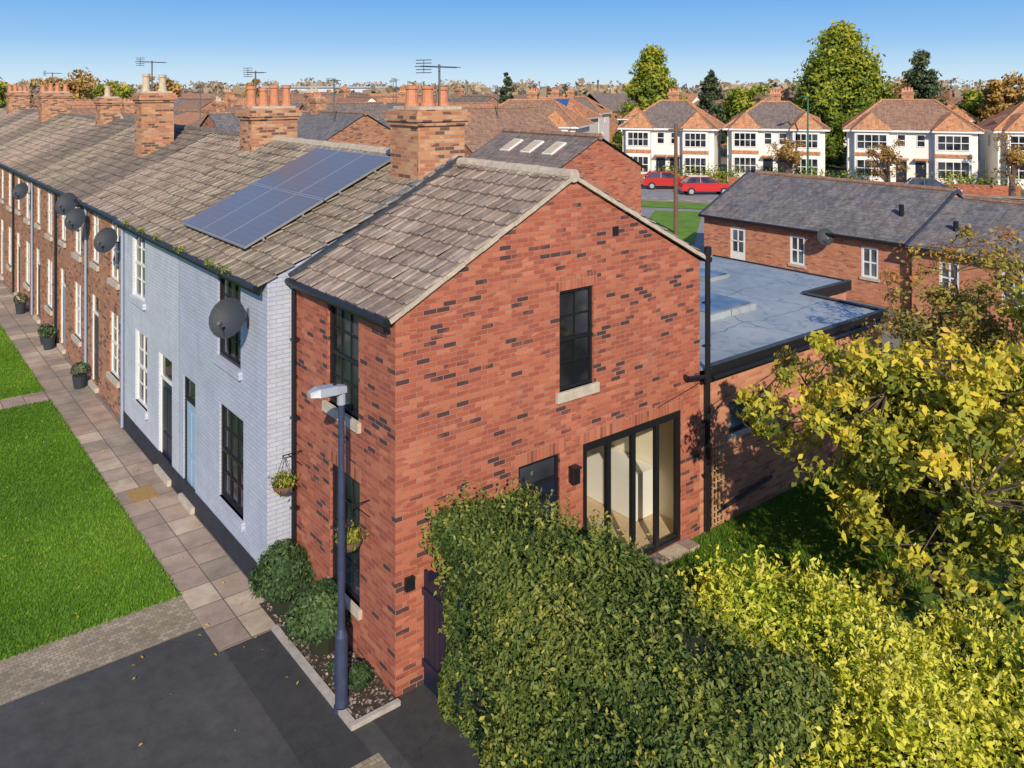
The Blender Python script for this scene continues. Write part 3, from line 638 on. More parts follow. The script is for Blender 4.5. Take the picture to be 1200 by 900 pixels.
dish(-.5, 4.05, 4.52, .31); dish(-.42, 12.7, 4.6, .3); dish(-.42, 16.2, 4.7, .3); dish(-.42, 17.4, 5.0, .32); dish(-.42, 25.5, 4.6, .3)
for (y, z) in ((3.0, 1.95), (.72, 2.0)):
    G = Grp('hanging_basket'); b = G('bowl', 'pole'); c = V((-.33, y, z))
    for i in range(4):
        a0, a1 = i/4*1.57, (i+1)/4*1.57; b.cyl(c+Z*(-.17*math.sin(a1)), c+Z*(-.17*math.sin(a0)), .17*math.cos(a1)+.01, .17*math.cos(a0)+.01, 12, caps=(i == 3))
    k = G('bracket', 'black'); k.cyl((0, y, z+.45), (-.35, y, z+.45), .01, n=5); k.cyl((0, y, z+.2), (-.25, y, z+.45), .008, n=5)
    for a in range(3): k.cyl((-.33, y, z+.45), c+V((math.cos(a*2.1)*.16, math.sin(a*2.1)*.16, 0)), .005, n=4)
    G.done(); P = np.array(c)+rng.normal(size=(420, 3))*np.array([.09, .09, .05])+[0, 0, .05]
    leaves('plants', P, P-np.array(c), .028, L['ytree'], rng.uniform(.0, .5, 420), G.e)
def shrub(name, c, r, hgt, n, ls, lm):
    e = empty(name); D = nrm(rng.normal(size=(n, 3))); D[:, 2] = np.abs(D[:, 2])*1.0-.15
    q = .68+.4*rng.random(n)+.2*vn(D, 4, 2); P = np.array([c[0], c[1], hgt*.45])+D*np.array([r, r, hgt*.55])*q[:, None]; k = P[:, 2] > .02
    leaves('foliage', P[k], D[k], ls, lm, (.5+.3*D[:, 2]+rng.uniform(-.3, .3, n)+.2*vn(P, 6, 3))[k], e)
    mb = MB(); mb.cyl((c[0], c[1], 0), (c[0], c[1], hgt*.3), r*.4, r*.5, 10); mb.cyl((c[0], c[1], hgt*.3), (c[0], c[1], hgt*.7), r*.5, r*.2, 10); mb.make('dark_inner_core', M['core'], e)  # added dark filler body that makes the gaps in the foliage look deep
shrub('evergreen_shrub', (-.38, 2.8), .48, 1.08, 4200, .038, L['shrub']); shrub('evergreen_shrub', (-.34, 1.55), .46, .98, 4200, .038, L['shrub']); shrub('small_shrub', (-.33, .42), .17, .38, 700, .03, L['shrub'])
shrub('small_shrub', (-.4, .95), .1, .2, 300, .03, L['shrub'])
G = Grp('street_lamp'); p = G('post', 'lampblue'); x, y = -.68, .27
p.cyl((x, y, 0), (x, y, 1.0), .085, .085, 16); p.cyl((x, y, 1.0), (x, y, 1.1), .085, .05, 16); p.cyl((x, y, 1.1), (x, y, 4.2), .05, .042, 14); p.cyl((x, y, 0), (x, y, .06), .11, .1, 16)
p.box(x-.088, y-.04, .3, x-.08, y+.04, .8)
hd = G('lantern', 'lamphead'); hd.cyl((x, y, 4.12), (x, y, 4.3), .06, .055, 12); c = V((x-.2, y, 4.33)); d = V((-1, 0, .08)).normalized(); sd = V((0, 1, 0)); up = d.cross(sd)*-1
pr = [(-.26, .06, .05), (-.1, .1, .075), (.15, .12, .07), (.27, .06, .03)]
for i in range(3):
    a, b = pr[i], pr[i+1]
    def rg(q): return [c+d*q[0]+sd*q[1]-up*.03, c+d*q[0]+sd*q[1]*.7+up*q[2], c+d*q[0]-sd*q[1]*.7+up*q[2], c+d*q[0]-sd*q[1]-up*.03]
    A, B = rg(a), rg(b)
    for k in range(4): hd.poly([A[k], B[k], B[(k+1) % 4], A[(k+1) % 4]])
    if i == 0: hd.poly(A)
    if i == 2: hd.poly(B[::-1])
G('lens', 'glassb').obox(c+d*.05-up*.035, d*.14, sd*.07, up*.012)
G('photocell', 'black').cyl(c-d*.1+Z*.07, c-d*.1+Z*.12, .025, n=8); G.done()
G = Grp('garden_gate'); q = G('panel', 'navy')
for i in range(6): q.box(.42, -.86+i*.135, .05, .46, -.74+i*.135, 1.62+.1*math.sin((i+.5)/6*math.pi))
q.box(.40, -.86, .3, .42, -.04, .4); q.box(.40, -.86, 1.3, .42, -.04, 1.4); q.box(.4, -.94, 0, .48, -.87, 1.7); G.done()
# ------------------------------------------------------------------ rear extension
G = Grp('flat_roof_extension'); w = G('walls', 'light')
wall_open(w, (6.475, .02, 0), X, NY, 6.625, 0., 2.92, [(.9, 2.3, 1.75, 2.35)], .1)
w.poly([(13.1, .02, 0), (13.1, 2.2, 0), (13.1, 2.2, 2.92), (13.1, .02, 2.92)]); w.poly([(13.1, 2.2, 0), (15.3, 2.2, 0), (15.3, 2.2, 2.92), (13.1, 2.2, 2.92)]); w.poly([(15.3, 2.2, 0), (15.3, 6.6, 0), (15.3, 6.6, 2.92), (15.3, 2.2, 2.92)])
w.box(6.49, 6.4, 0, 15.3, 6.6, 2.9)
f = G('window_frames', 'black'); g = G('window_glass', 'glassb'); window(f, g, (6.475, .02, 0), X, NY, .9, 2.3, 1.75, 2.35, 2, 1, sash=False, bar=.025)
G('sill', 'stone').box(7.3, -.03, 1.66, 8.85, .05, 1.75)
rf = G('roof_felt', 'felt'); rf.poly([(6.49, -.02, 3.16), (13.15, -.02, 3.16), (13.15, 2.15, 3.16), (15.35, 2.15, 3.16), (15.35, 6.7, 3.16), (6.49, 6.7, 3.16)])
fa = G('fascia', 'black'); fa.box(6.68, -.06, 2.95, 13.2, -.02, 3.2); fa.box(13.15, -.02, 2.95, 13.2, 2.1, 3.2); fa.box(13.2, 2.1, 2.95, 15.4, 2.15, 3.2); fa.box(15.35, 2.15, 2.95, 15.4, 6.7, 3.2)
fa.box(6.5, -.018, 2.9, 13.14, .018, 2.96)
fa.cyl((6.7, -.12, 3.0), (13.1, -.12, 3.0), .045, n=8)
tr_ = G('roof_trim', 'leadd'); tr_.box(6.68, -.065, 3.203, 13.2, .05, 3.22); tr_.box(13.08, .05, 3.203, 13.205, 2.15, 3.22); tr_.box(13.2, 2.095, 3.203, 15.405, 2.2, 3.22)
sk = G('rooflight_kerb', 'felt'); sk.box(9.3, 2.0, 3.16, 11.0, 3.3, 3.30); G('rooflight_glass', 'glassb').box(9.38, 2.08, 3.30, 10.92, 3.22, 3.33)
sk.box(12.3, 4.5, 3.16, 13.3, 5.5, 3.25); G('rooflight_glass', 'glassb').box(12.36, 4.56, 3.25, 13.24, 5.44, 3.28)
G('waste_pipe', 'black').cyl((6.9, -.07, .45), (8.6, -.07, .62), .035, n=8); G.done()
G = Grp('garden_trellis'); t = G('laths', 'wood')
for i in range(4): t.box(6.76+i*.1, -.07, .2, 6.785+i*.1, -.05, 1.75)
for i in range(14): t.box(6.74, -.085, .25+i*.11, 7.10, -.07, .27+i*.11)
G.done()
mb = MB(); mb.box(1.9, -12, -.05, 16, .0, .13); mb.make('garden_lawn', M['turfd'])
mb = MB(); mb.box(3.4, -.3, .13, 6.1, -.0, .2); mb.make('door_step', M['slabs'])
grass('garden_grass', [(3.0, 13, -3.5, -.05)], 70000, .07, L['grassd'], .13)
G = Grp('wooden_fence'); fw = G('boards', 'wood')
for i in range(70): fw.box(15.5, -12+i*.17, .1, 15.53, -11.84+i*.17, 1.75+random.uniform(-.01, .01))
fw.box(15.53, -12, .5, 15.57, -.1, .58); fw.box(15.53, -12, 1.4, 15.57, -.1, 1.48); G.done()
# ------------------------------------------------------------------ hedges and trees
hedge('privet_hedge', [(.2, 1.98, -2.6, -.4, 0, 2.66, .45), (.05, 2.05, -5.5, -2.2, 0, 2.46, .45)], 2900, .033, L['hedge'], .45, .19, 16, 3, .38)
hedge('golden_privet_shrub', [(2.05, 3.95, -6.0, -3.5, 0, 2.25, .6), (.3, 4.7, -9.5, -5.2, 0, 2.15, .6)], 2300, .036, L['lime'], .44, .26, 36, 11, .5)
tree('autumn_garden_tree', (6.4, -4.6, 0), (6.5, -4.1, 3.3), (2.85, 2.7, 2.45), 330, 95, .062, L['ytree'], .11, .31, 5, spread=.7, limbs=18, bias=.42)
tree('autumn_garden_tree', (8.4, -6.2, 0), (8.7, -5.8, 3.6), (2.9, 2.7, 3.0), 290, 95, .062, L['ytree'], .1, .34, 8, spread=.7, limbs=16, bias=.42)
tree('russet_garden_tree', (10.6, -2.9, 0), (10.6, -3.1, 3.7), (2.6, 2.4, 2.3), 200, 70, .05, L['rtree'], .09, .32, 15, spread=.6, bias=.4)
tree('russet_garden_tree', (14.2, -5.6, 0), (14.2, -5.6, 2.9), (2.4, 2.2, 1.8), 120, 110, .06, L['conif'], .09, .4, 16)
# ------------------------------------------------------------------ slate bungalow row
def bung(name, y0, y1, xf, zr, wins, doors, ze=2.62):
    G = Grp(name); w = G('walls', 'light'); ops = [(y-y0-.35, y-y0+.35, 1.0, 2.2) for y in wins]+[(y-y0-.42, y-y0+.42, .1, 2.2) for y in doors]
    wall_open(w, (xf, y0, 0), Y, NX, y1-y0, 0., ze, ops, .08)
    w.poly([(xf, y1, 0), (xf, y1, ze), (xf+3.5, y1, zr-.08), (xf+7, y1, ze), (xf+7, y1, 0)]); w.poly([(xf, y0, 0), (xf+7, y0, 0), (xf+7, y0, ze), (xf+3.5, y0, zr-.08), (xf, y0, ze)])
    w.poly([(xf+7, y0, 0), (xf+7, y1, 0), (xf+7, y1, ze), (xf+7, y0, ze)])
    f = G('window_frames', 'white'); g = G('window_glass', 'glassb')
    for o in ops[:len(wins)]: window(f, g, (xf, y0, 0), Y, NX, *o, 2, 2, fw=.08, sash=False, bar=.03, depth=.04); G('sills', 'stone').box(xf-.05, y0+o[0]-.06, .9, xf+.03, y0+o[1]+.06, 1.0)
    for o in ops[len(wins):]:
        G('door', 'white').box(xf+.03, y0+o[0], .1, xf+.07, y0+o[1], 2.2); G('window_glass', 'glassb').poly([(xf+.02, y0+o[1]-.15, 1.1), (xf+.02, y0+o[0]+.15, 1.1), (xf+.02, y0+o[0]+.15, 2.05), (xf+.02, y0+o[1]-.15, 2.05)])
        f.box(xf, y0+(o[0]+o[1])/2-.03, 1.1, xf+.025, y0+(o[0]+o[1])/2+.03, 2.05); f.box(xf, y0+o[0]+.1, 1.55, xf+.025, y0+o[1]-.1, 1.6)
    r = G('slate_roof', 'slate'); a, b = y0-.08, y1+.08
    sl = (zr-ze)/3.5; ze2 = ze-.2*sl
    r.poly([(xf-.2, b, ze2+.05), (xf-.2, a, ze2+.05), (xf+3.5, a, zr), (xf+3.5, b, zr)]); r.poly([(xf+7.2, a, ze2+.05), (xf+7.2, b, ze2+.05), (xf+3.5, b, zr), (xf+3.5, a, zr)])
    v = G('fascia_gutter', 'black'); v.box(xf-.23, a, ze2-.06, xf-.18, b, ze2+.045); v.cyl((xf-.28, a, ze2), (xf-.28, b, ze2), .06, n=6)
    vv = G('verge', 'leadd'); S = V((3.7, 0, zr-ze2-.05)); vv.obox(V((xf-.2, a-.02, ze2+.03))+S*.5, S*.5, V((0, .05, 0)), V((0, 0, .06))); vv.obox(V((xf-.2, b+.02, ze2+.03))+S*.5, S*.5, V((0, .05, 0)), V((0, 0, .06)))
    rt = G('ridge_tiles', 'bgbrown')
    for i in range(int((b-a)/.45)): rt.cyl((xf+3.5, a+i*.45, zr), (xf+3.5, a+i*.45+.43, zr), .12, .115, 8)
    G.done()
bung('brick_bungalow', 5.5, 15.2, 25.5, 4.3, [10.3, 7.1], [13.3])
bung('brick_bungalow', -22, 5.25, 25.1, 4.1, [3.9, 1.8, -2, -7, -12], [-4.5])
mb = MB(); mb.cyl((27, 6.6, 3.2), (27, 6.6, 3.8), .1, n=8); mb.make('roof_vent_pipe', M['black']); mb = MB(); mb.cyl((26.3, 4.2, 3.0), (26.3, 4.2, 3.5), .1, n=8); mb.make('roof_vent_pipe', M['black'])
dish(25.5, 8.9, 2.4, .33)
# ------------------------------------------------------------------ generic gable houses
def gable(name, Mx, w_, d_, ez, rz, wall, roof, ch=True, detail=True, sky=0, chx=None):
    G = Grp(name, Mx); w = G('walls', wall); a, b = d_/2, w_/2
    w.poly([(-a, b, 0), (-a, -b, 0), (-a, -b, ez), (-a, b, ez)]); w.poly([(a, -b, 0), (a, b, 0), (a, b, ez), (a, -b, ez)])
    w.poly([(-a, -b, 0), (a, -b, 0), (a, -b, ez), (0, -b, rz-.08), (-a, -b, ez)]); w.poly([(a, b, 0), (-a, b, 0), (-a, b, ez), (0, b, rz-.08), (a, b, ez)])
    r = G('roof', roof); sl = (rz-ez)/a; o = .25; ez2 = ez-o*sl+.06
    r.poly([(-a-o, b+.1, ez2), (-a-o, -b-.1, ez2), (0, -b-.1, rz), (0, b+.1, rz)]); r.poly([(a+o, -b-.1, ez2), (a+o, b+.1, ez2), (0, b+.1, rz), (0, -b-.1, rz)])
    G('gutter', 'black').box(-a-o-.06, -b-.1, ez2-.08, -a-o, b+.1, ez2+.02)
    rt = G('ridge_tiles', 'bgbrown'); rt.cyl((0, -b-.1, rz), (0, b+.1, rz), .12, n=6)
    if detail:
        f = G('window_frames', 'white'); g = G('window_glass', 'glass')
        for zz in (.9, 3.3):
            if zz+1.2 > ez: continue
            for k in range(max(2, int(w_/3))):
                y = -b+(k+.5)*w_/max(2, int(w_/3)); window(f, g, (-a, 0, 0), Y, NX, y-.6, y+.6, zz, zz+1.25, 2, 1, .07, -.03, False, .03)
        window(f, g, (0, -b, 0), X, NY, -.5, .5, 3.2, 4.3, 2, 1, .07, -.03, False, .03) if ez > 4.5 and sky == 0 else None
    for i in range(sky):
        y = -b+1.3+i*1.2; S = V((a, 0, rz-ez)).normalized(); Nn = V((-S.z, 0, S.x)); c = V((-a*.42, y, ez+(rz-ez)*.58))
        G('skylight_frames', 'white').obox(c+Nn*.03, S*.4, V((0, .26, 0)), Nn*.04); G('skylight_glass', 'potc').obox(c+Nn*.075, S*.34, V((0, .21, 0)), Nn*.01)
    if ch: chimney(G, -.35, .35, b-1.2 if chx is None else chx, b-.2 if chx is None else chx+.9, rz-.5, rz+.85, 3, .4, random.choice(['pot', 'potc']))
    G.done()
def T(x, y, rot=0): return Matrix.Translation((x, y, 0)) @ Matrix.Rotation(rot, 4, 'Z')
gable('brick_house_with_skylights', T(14.4, 13.4), 5.2, 4.2, 5.6, 6.75, 'plain', 'bggrey', False, False, 3)
gable('rear_brick_house', T(10.4, 17.5), 5, 5, 4.2, 5.7, 'old', 'tile2', False, False)
gable('rear_brick_house', T(8.5, 23), 8, 4.5, 4.6, 6.3, 'old', 'bgbrown', True, False)
rf = ['bgbrown', 'bgorange', 'bggrey', 'bgbrown', 'bgorange', 'bgbrown', 'slate']
wl = ['old', 'plain', 'render', 'old', 'plain']
def row(x, y0, y1, dy, rz, jit=1.5, rot=0):
    y = y0
    while y < y1:
        w_ = random.uniform(7, 10)
        gable('background_house', T(x+random.uniform(-jit, jit), y+w_/2, rot+random.choice([0, 0, 0, math.pi/2])), w_, random.uniform(6.5, 8), random.uniform(4.6, 5.1), rz+random.uniform(-.6, .3), random.choice(wl), random.choice(rf), random.random() < .5)
        y += w_+dy
row(17, 34, 100, .6, 6.9); row(27, 30, 110, .8, 7.0); row(40, 52, 120, 2, 7.3); row(57, 74, 150, 3, 7.5); row(8, 66, 130, 3, 7.2)
# ------------------------------------------------------------------ semi-detached houses
def semi(Mx, w_=11.5, d_=7.5, ez=4.9, rz=7.3, roof='bgbrown', bay='bgorange', solar=False, hip2='bgorange'):
    G = Grp('white_semi_detached_house', Mx); a, b = w_/2, d_/2; w = G('walls', 'render'); w.box(-a, -b, 0, a, b, ez)
    r = G('roof', roof); rs = G('sun_tinted_hips', hip2); o = .4; rl = max(.6, a-b+.8); e = ez-.05; A = [(-a-o, -b-o, e), (a+o, -b-o, e), (a+o, b+o, e), (-a-o, b+o, e)]; R0, R1 = (-rl, 0, rz), (rl, 0, rz)  # side hips coloured orange to paint in sunlight on the roof ends
    r.poly([A[0], A[1], R1, R0]); r.poly([A[2], A[3], R0, R1]); rs.poly([A[1], A[2], R1]); rs.poly([A[3], A[0], R0])
    r2 = G('eaves', 'white'); r2.box(-a-o, -b-o, e-.18, a+o, b+o, e-.01)
    r3 = G('hip_tiles', 'bgorange')
    for p, q in ((A[0], R0), (A[1], R1), (A[2], R1), (A[3], R0), (R0, R1)): r3.cyl(p, q, .12, n=5)
    f = G('window_frames', 'white'); g = G('window_glass', 'glass'); bb = G('bay_walls', 'render'); br = G('bay_roofs', bay)
    for sx in (-1, 1):
        cx = sx*a*.62; hw = a*.27; yb = -b-.8
        bb.box(cx-hw, yb, 0, cx+hw, -b+.1, 5.0); gz = 6.35; q0, q1 = cx-hw-.25, cx+hw+.25; yf = yb-.25; ze = 4.85
        br.poly([(q0, yf, ze), (q1, yf, ze), (cx, yb+1.0, gz)]); br.poly([(q0, 0, ze+.9), (q0, yf, ze), (cx, yb+1.0, gz), (cx, 0, gz)]); br.poly([(q1, yf, ze), (q1, 0, ze+.9), (cx, 0, gz), (cx, yb+1.0, gz)])
        r2.box(q0, yf, ze-.14, q1, -b-.4, ze-.01)
        for z0, z1 in ((.8, 2.3), (3.2, 4.5)):
            window(f, g, (0, yb, 0), X, NY, cx-hw+.15, cx+hw-.15, z0, z1, 4, 2, .07, -.03, False, .03)
            window(f, g, (cx-hw, 0, 0), Y, NX, yb+.1, -b-.1, z0, z1, 1, 2, .07, -.03, False, .03)
        br.box(cx-hw-.05, yb-.08, 2.6, cx+hw+.05, yb+.01, 2.9)
        xx = sx*a*.15; window(f, g, (0, -b, 0), X, NY, xx-.35, xx+.35, 3.4, 4.5, 1, 2, .07, -.03, False, .03)
        G('door', 'navy').box(xx-.42, -b-.04, 0, xx+.42, -b, 2.1); br.box(xx-.55, -b-.7, 2.3, xx+.55, -b, 2.42)
    window(f, g, (-a, 0, 0), Y, NX, -1.2, -.2, 3.3, 4.4, 2, 1, .07, -.03, False, .03)
    window(f, g, (-a, 0, 0), Y, NX, .8, 1.6, 1.0, 2.1, 2, 1, .07, -.03, False, .03)
    chimney(G, -.5, .5, .3, 1.2, rz-.8, rz+.8, 4, .4)
    if solar:
        S = V((0, b, rz-ez)).normalized(); c = V((a*.1, -b*.35, ez+(rz-ez)*.65)); Nn = V((0, -S.z, S.y)); G('solar_panels', 'solarblue').obox(c+Nn*.2, V((1.7, 0, 0)), S*.95, Nn*.03)
    G.done()
M['solarblue'] = newmat('solar_blue', .25, (.03, .10, .28))[0]
rot = math.atan2(-.55, -.835)+math.pi/2
for (x, y, ro, so_, rb, ww, rz_) in ((48.5, 55.5, .05, False, 'bgbrown', 10.5, 7.3), (56.2, 43.6, 0, False, 'bggrey', 8.3, 7.3), (62.9, 36.9, .02, False, 'bggrey', 8.4, 7.2), (69.6, 27.6, -.05, False, 'bgbrown', 10.2, 7.4), (77.3, 18.4, 0, True, 'bgorange', 10.4, 7.3), (85, 4, 0, False, 'bgbrown', 10.5, 7.3), (42, 70, .05, False, 'bgorange', 10.5, 7.3)):
    semi(T(x, y, rot+ro), ww, roof=rb, solar=so_, rz=rz_)
for (x, y) in ((84, 50), (96, 39), (101, 25), (74, 60), (92, 14), (120, 0), (66, 72), (82, 86), (104, 60), (124, 40)):
    semi(T(x, y, rot+math.pi*random.choice([0, 1])), 10, roof=random.choice(['bggrey', 'bgbrown', 'bgorange']), bay='bgorange', solar=True)
c0 = V((50.5, 29.5, 0)); dv = V((.55, -.835, 0)); nv = V((-.835, -.55, 0))
def strip(name, off0, off1, l0, l1, z, mat):
    P = [c0+nv*off0+dv*l0, c0+nv*off0+dv*l1, c0+nv*off1+dv*l1, c0+nv*off1+dv*l0]; sheet(name, [(p.x, p.y) for p in P][::-1], z, M[mat])
strip('estate_road', -4, 4, -90, 90, .004, 'road'); strip('pavement', 4, 6, -90, 90, .06, 'slabs'); strip('pavement', -6, -4, -90, 90, .06, 'slabs'); strip('grass_verge', 6, 9, -30, 6, .05, 'turf')
sheet('side_road', [(22, 20), (27, 16.5), (50, 33), (46, 39)], .012, M['road']); sheet('grass_verge', [(27, 21.5), (30, 19.5), (40, 27), (38, 29.5)], .03, M['turf'])
G = Grp('front_garden_walls'); q = G('bricks', 'plain')
for l in range(-5, 7):
    c = c0+nv*-6.4+dv*(l*8); q.obox(c+Z*.4, dv*3.1, nv*.12, Z*.4)
G.done()
P = []
for l in range(60):
    c = c0+nv*(-6.9-random.random()*1.5)+dv*(random.uniform(-50, 50)); P.append(np.array(c)+rng.normal(size=(160, 3))*[.8, .8, .4]+[0, 0, .8])
P = np.concatenate(P); leaves('front_garden_bushes', P, rng.normal(size=P.shape)+[0, 0, .8], .13, L['conif'], rng.random(len(P))*.8)
def car(x, y, rz, col, name='red_car'):
    G = Grp(name, T(x, y, rz)); m, nt, b = newmat('car_paint', .25, col); b.inputs['Coat Weight'].default_value = 1
    prof = [(-2.0, .35), (-2.05, .62), (-1.95, .92), (-1.2, 1.0), (1.0, .98), (1.85, .82), (2.05, .6), (2.02, .32)]
    bd = G('body', m)
    def sec(pf, yw): return [V((p[0], yw, p[1])) for p in pf]
    A, B = sec(prof, -.82), sec(prof, .82); n = len(prof)
    bd.poly(A); bd.poly(B[::-1])
    for i in range(n): j = (i+1) % n; bd.poly([A[i], B[i], B[j], A[j]])
    cab = [(-1.85, .93, .78), (-1.35, 1.42, .62), (.2, 1.45, .62), (1.05, .95, .78)]; g = G('windows', 'glass'); L_ = [V((p[0], -p[2], p[1])) for p in cab]; R_ = [V((p[0], p[2], p[1])) for p in cab]
    g.poly(L_[::-1]); g.poly(R_); g.poly([L_[0], L_[1], R_[1], R_[0]]); g.poly([L_[2], L_[3], R_[3], R_[2]]); bd.box(-1.38, -.63, 1.42, .23, .63, 1.47)
    for px in (-1.38, -.55, .22):
        for sy in (-1, 1): bd.cyl((px-(.45 if px < -1 else (-.75 if px > 0 else 0)), sy*.79, .96), (px, sy*.635, 1.44), .035, n=5)
    wh = G('wheels', 'black'); hb = G('hubs', 'metal')
    for px in (-1.3, 1.3):
        for sy in (-1, 1): wh.cyl((px, sy*.68, .32), (px, sy*.86, .32), .32, n=16); hb.cyl((px, sy*.86, .32), (px, sy*.875, .32), .19, n=10)
    li = G('headlights', 'white'); li.box(1.93, -.75, .62, 2.045, -.45, .74); li.box(1.93, .45, .62, 2.045, .75, .74); G('bumper_grille', 'black').box(1.95, -.4, .35, 2.06, .4, .58)
    G.done()
ra = math.atan2(-.835, .55)
car(48.5, 37.6, ra+.2, (.45, .02, .02)); car(48.0, 33.2, ra+.35, (.5, .02, .025)); car(43, 43.5, ra, (.3, .32, .34), 'silver_car'); car(60, 21, ra, (.04, .05, .08), 'dark_car')
mb = MB(); mb.cyl((31.9, 22.4, 0), (31.9, 22.4, 6.4), .13, .1, 10); mb.box(31.3, 22.35, 6.0, 32.5, 22.45, 6.1); mb.make('telegraph_pole', M['pole'])
mb = MB(); mb.cyl((59, 31, 0), (59, 31, 7.6), .1, .07, 8); mb.cyl((59, 31, 7.6), (58, 30.6, 7.8), .05, n=6); mb.box(57.5, 30.4, 7.74, 58.1, 30.7, 7.86); mb.make('street_lamp', newmat('green_paint', .5, (.04, .16, .10))[0])
def bgtree(name, x, y, hgt, rad, lm, n=60, conif=False, ls=.28, seed=1, nl=90, bias=.35, cexp=.8):
    if conif: tree(name, (x, y, 0), (x, y, hgt*.54), (rad, rad, hgt*.46), n, nl, ls, lm, .3, rad*.22, seed, True, bias=bias, cexp=cexp)
    else: tree(name, (x, y, 0), (x, y, hgt*.58), (rad, rad, hgt*.42), n, nl, ls, lm, .3, rad*.26, seed, bias=bias)
bgtree('conifer_tree', 82, 41.4, 15.0, 7.2, L['conif'], 340, True, .24, 21, 120, .36, .7)
bgtree('conifer_tree', 72.9, 61.4, 13.0, 5.2, L['conif'], 200, True, .24, 22, 110, .34, .75)
bgtree('dark_conifer_tree', 94.2, 38.2, 12.5, 3.6, L['dconif'], 130, True, .22, 23, 90, .45, .65)
bgtree('fir_tree', 78.6, 56.9, 10.8, 2.5, L['dconif'], 90, True, .22, 24)
bgtree('fir_tree', 80, 100, 11, 2.2, L['dconif'], 60, True, .25, 25)
bgtree('oak_tree', 96.7, 29.8, 11, 3.4, L['orange'], 90, False, .25, 26); bgtree('oak_tree', 99, 23, 10.5, 3.2, L['ytree'], 80, False, .25, 27)
for i, (x, y, h_, r_) in enumerate(((5, 92, 11, 4), (-3, 80, 10, 3.5), (16, 108, 12, 4.5), (24, 118, 11, 4), (34, 130, 11.5, 4), (48, 128, 10.5, 3), (100, 34, 10, 3), (112, 26, 11, 4), (112, 48, 10.5, 4.5), (98, 66, 9.8, 4.5), (-6, 62, 9.5, 3))):
    bgtree('autumn_tree', x, y, h_, r_, L['orange'] if i % 3 else L['conif'], 60, False, .3, 30+i, 70)
for i, (x, y) in enumerate(((56, 31), (61, 25), (66, 17.5), (44, 48))):
    bgtree('bare_garden_tree', x, y, 5.2, 1.7, L['orange'], 40, False, .10, 50+i, 45)
PP = []; RR = []
for ring, (d0, d1, hh, n) in enumerate(((150, 230, 8.6, 230), (230, 380, 10.5, 300), (400, 700, 14, 340))):
    for i in range(n):
        a = math.radians(random.uniform(-58, 62)); d = random.uniform(d0, d1); bx, by = math.sin(a)*d, math.cos(a)*d
        X_ = -5.95+.784*bx+.621*by; Y_ = -10.09-.621*bx+.784*by; r_ = random.uniform(3, 7)*(1+ring*.5); H_ = hh*random.uniform(.55, 1.05)
        q = nrm(rng.normal(size=(130, 3)))*[r_, r_, H_*.5]*(.7+.35*rng.random((130, 1))); PP.append(q+[X_, Y_, H_*.5]); RR.append(np.full(130, random.uniform(.0, .9))+rng.uniform(-.15, .15, 130)+q[:, 2]/H_*.3)
P = np.concatenate(PP); leaves('distant_treeline', P, rng.normal(size=P.shape)+[0, 0, .6], .95, L['lineb'], np.concatenate(RR), None, .8, .8)
mw = MB(); ms = [M['old'], M['render'], M['bgbrown'], M['bgorange'], M['bggrey']]
for i in range(190):
    a = math.radians(random.uniform(-50, 40)); d = random.uniform(125, 330); bx, by = math.sin(a)*d, math.cos(a)*d
    X_ = -5.95+.784*bx+.621*by; Y_ = -10.09-.621*bx+.784*by; w_, d_ = random.uniform(5, 9), 3.8; wm, rmm = random.choice([0, 0, 1]), random.choice([2, 3, 4, 2]); rz = random.uniform(6.4, 7.8); rr = random.choice([0, 0, 1.57, .5]); c, s_ = math.cos(rr), math.sin(rr)
    def q(x, y, z): return (X_+x*c-y*s_, Y_+x*s_+y*c, z)
    mw.poly([q(-d_, w_, 0), q(-d_, -w_, 0), q(-d_, -w_, 5), q(-d_, w_, 5)], wm); mw.poly([q(-d_, -w_, 0), q(d_, -w_, 0), q(d_, -w_, 5), q(0, -w_, rz), q(-d_, -w_, 5)], wm)
    mw.poly([q(-d_-.3, w_, 4.9), q(-d_-.3, -w_, 4.9), q(0, -w_, rz), q(0, w_, rz)], rmm); mw.poly([q(d_+.3, -w_, 4.9), q(d_+.3, w_, 4.9), q(0, w_, rz), q(0, -w_, rz)], rmm)
    if i % 4 == 0: mw.obox(q(0, w_*.4, rz+.1), (.35, 0, 0), (0, .5, 0), (0, 0, .8), 0)
mw.make('distant_houses', ms)
G = Grp('warehouse', T(105.4, 223.6, -.67)); G('walls', newmat('cladding', .6, (.5, .56, .62))[0]).box(-22, -8, 0, 22, 8, 8.9); G('roof', newmat('cladding_roof', .6, (.35, .38, .42))[0]).box(-22.5, -8.5, 8.9, 22.5, 8.5, 9.3); G.done()
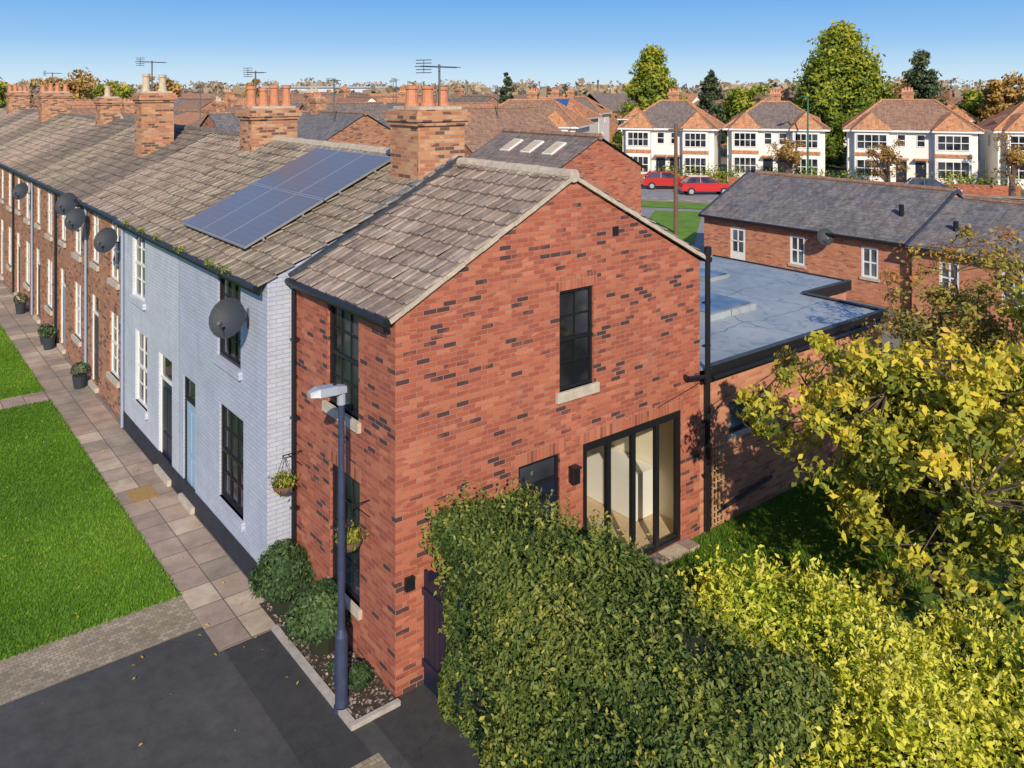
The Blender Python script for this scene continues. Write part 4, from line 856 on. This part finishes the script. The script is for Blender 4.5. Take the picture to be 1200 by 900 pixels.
# ------------------------------------------------------------------ light, world, camera
el = math.radians(29); az = V((-.52, -.854))
sd = V((az.x*math.cos(el), az.y*math.cos(el), math.sin(el)))
sun = bpy.data.lights.new('sun', 'SUN'); sun.energy = 5.0; sun.angle = math.radians(.6); sun.color = (1, .86, .68)
so = bpy.data.objects.new('sun', sun); sc.collection.objects.link(so); so.rotation_euler = sd.to_track_quat('Z', 'Y').to_euler()
wd = bpy.data.worlds.new('World'); sc.world = wd; wd.use_nodes = True; nt = wd.node_tree
sky = nt.nodes.new('ShaderNodeTexSky'); sky.sky_type = 'NISHITA'; sky.sun_disc = False; sky.sun_elevation = el; sky.sun_rotation = math.atan2(az.x, az.y)
sky.air_density = 1.0; sky.dust_density = .0; sky.ozone_density = 3.0
bg = nt.nodes['Background']
tc = nd(nt, 'ShaderNodeTexCoord'); sx = nd(nt, 'ShaderNodeSeparateXYZ'); lk(nt, tc.outputs['Generated'], sx.inputs[0])
low = ramp(nt, sx.outputs[2], [(0, (.68, .82, .92)), (.02, (.56, .76, .92)), (.055, (.32, .58, .90)), (.11, (.16, .42, .84)), (.35, (.11, .30, .72))])
sc_ = nd(nt, 'ShaderNodeVectorMath', operation='SCALE'); lk(nt, low, sc_.inputs[0]); sc_.inputs[3].default_value = 1/.15
wgt = ramp(nt, sx.outputs[2], [(0, (1, 1, 1)), (.14, (1, 1, 1)), (.42, (0, 0, 0))])
up_ = mix(nt, 1.0, sky.outputs[0], (1.05, 1.05, 1.22), 'MULTIPLY')
lk(nt, mix(nt, wgt, up_, sc_.outputs[0]), bg.inputs[0]); bg.inputs[1].default_value = .15
cam = bpy.data.cameras.new('camera'); co = bpy.data.objects.new('camera', cam); sc.collection.objects.link(co)
co.location = (-5.95, -10.09, 8.36); co.rotation_euler = (math.radians(90), 0, -math.atan2(.621, .784))
cam.sensor_width = 36; cam.lens = 29.7; cam.shift_y = -.2875; cam.clip_end = 6000; cam.clip_start = .1
sc.camera = co
sc.view_settings.view_transform = 'Standard'; sc.view_settings.look = 'None'; sc.view_settings.exposure = 0
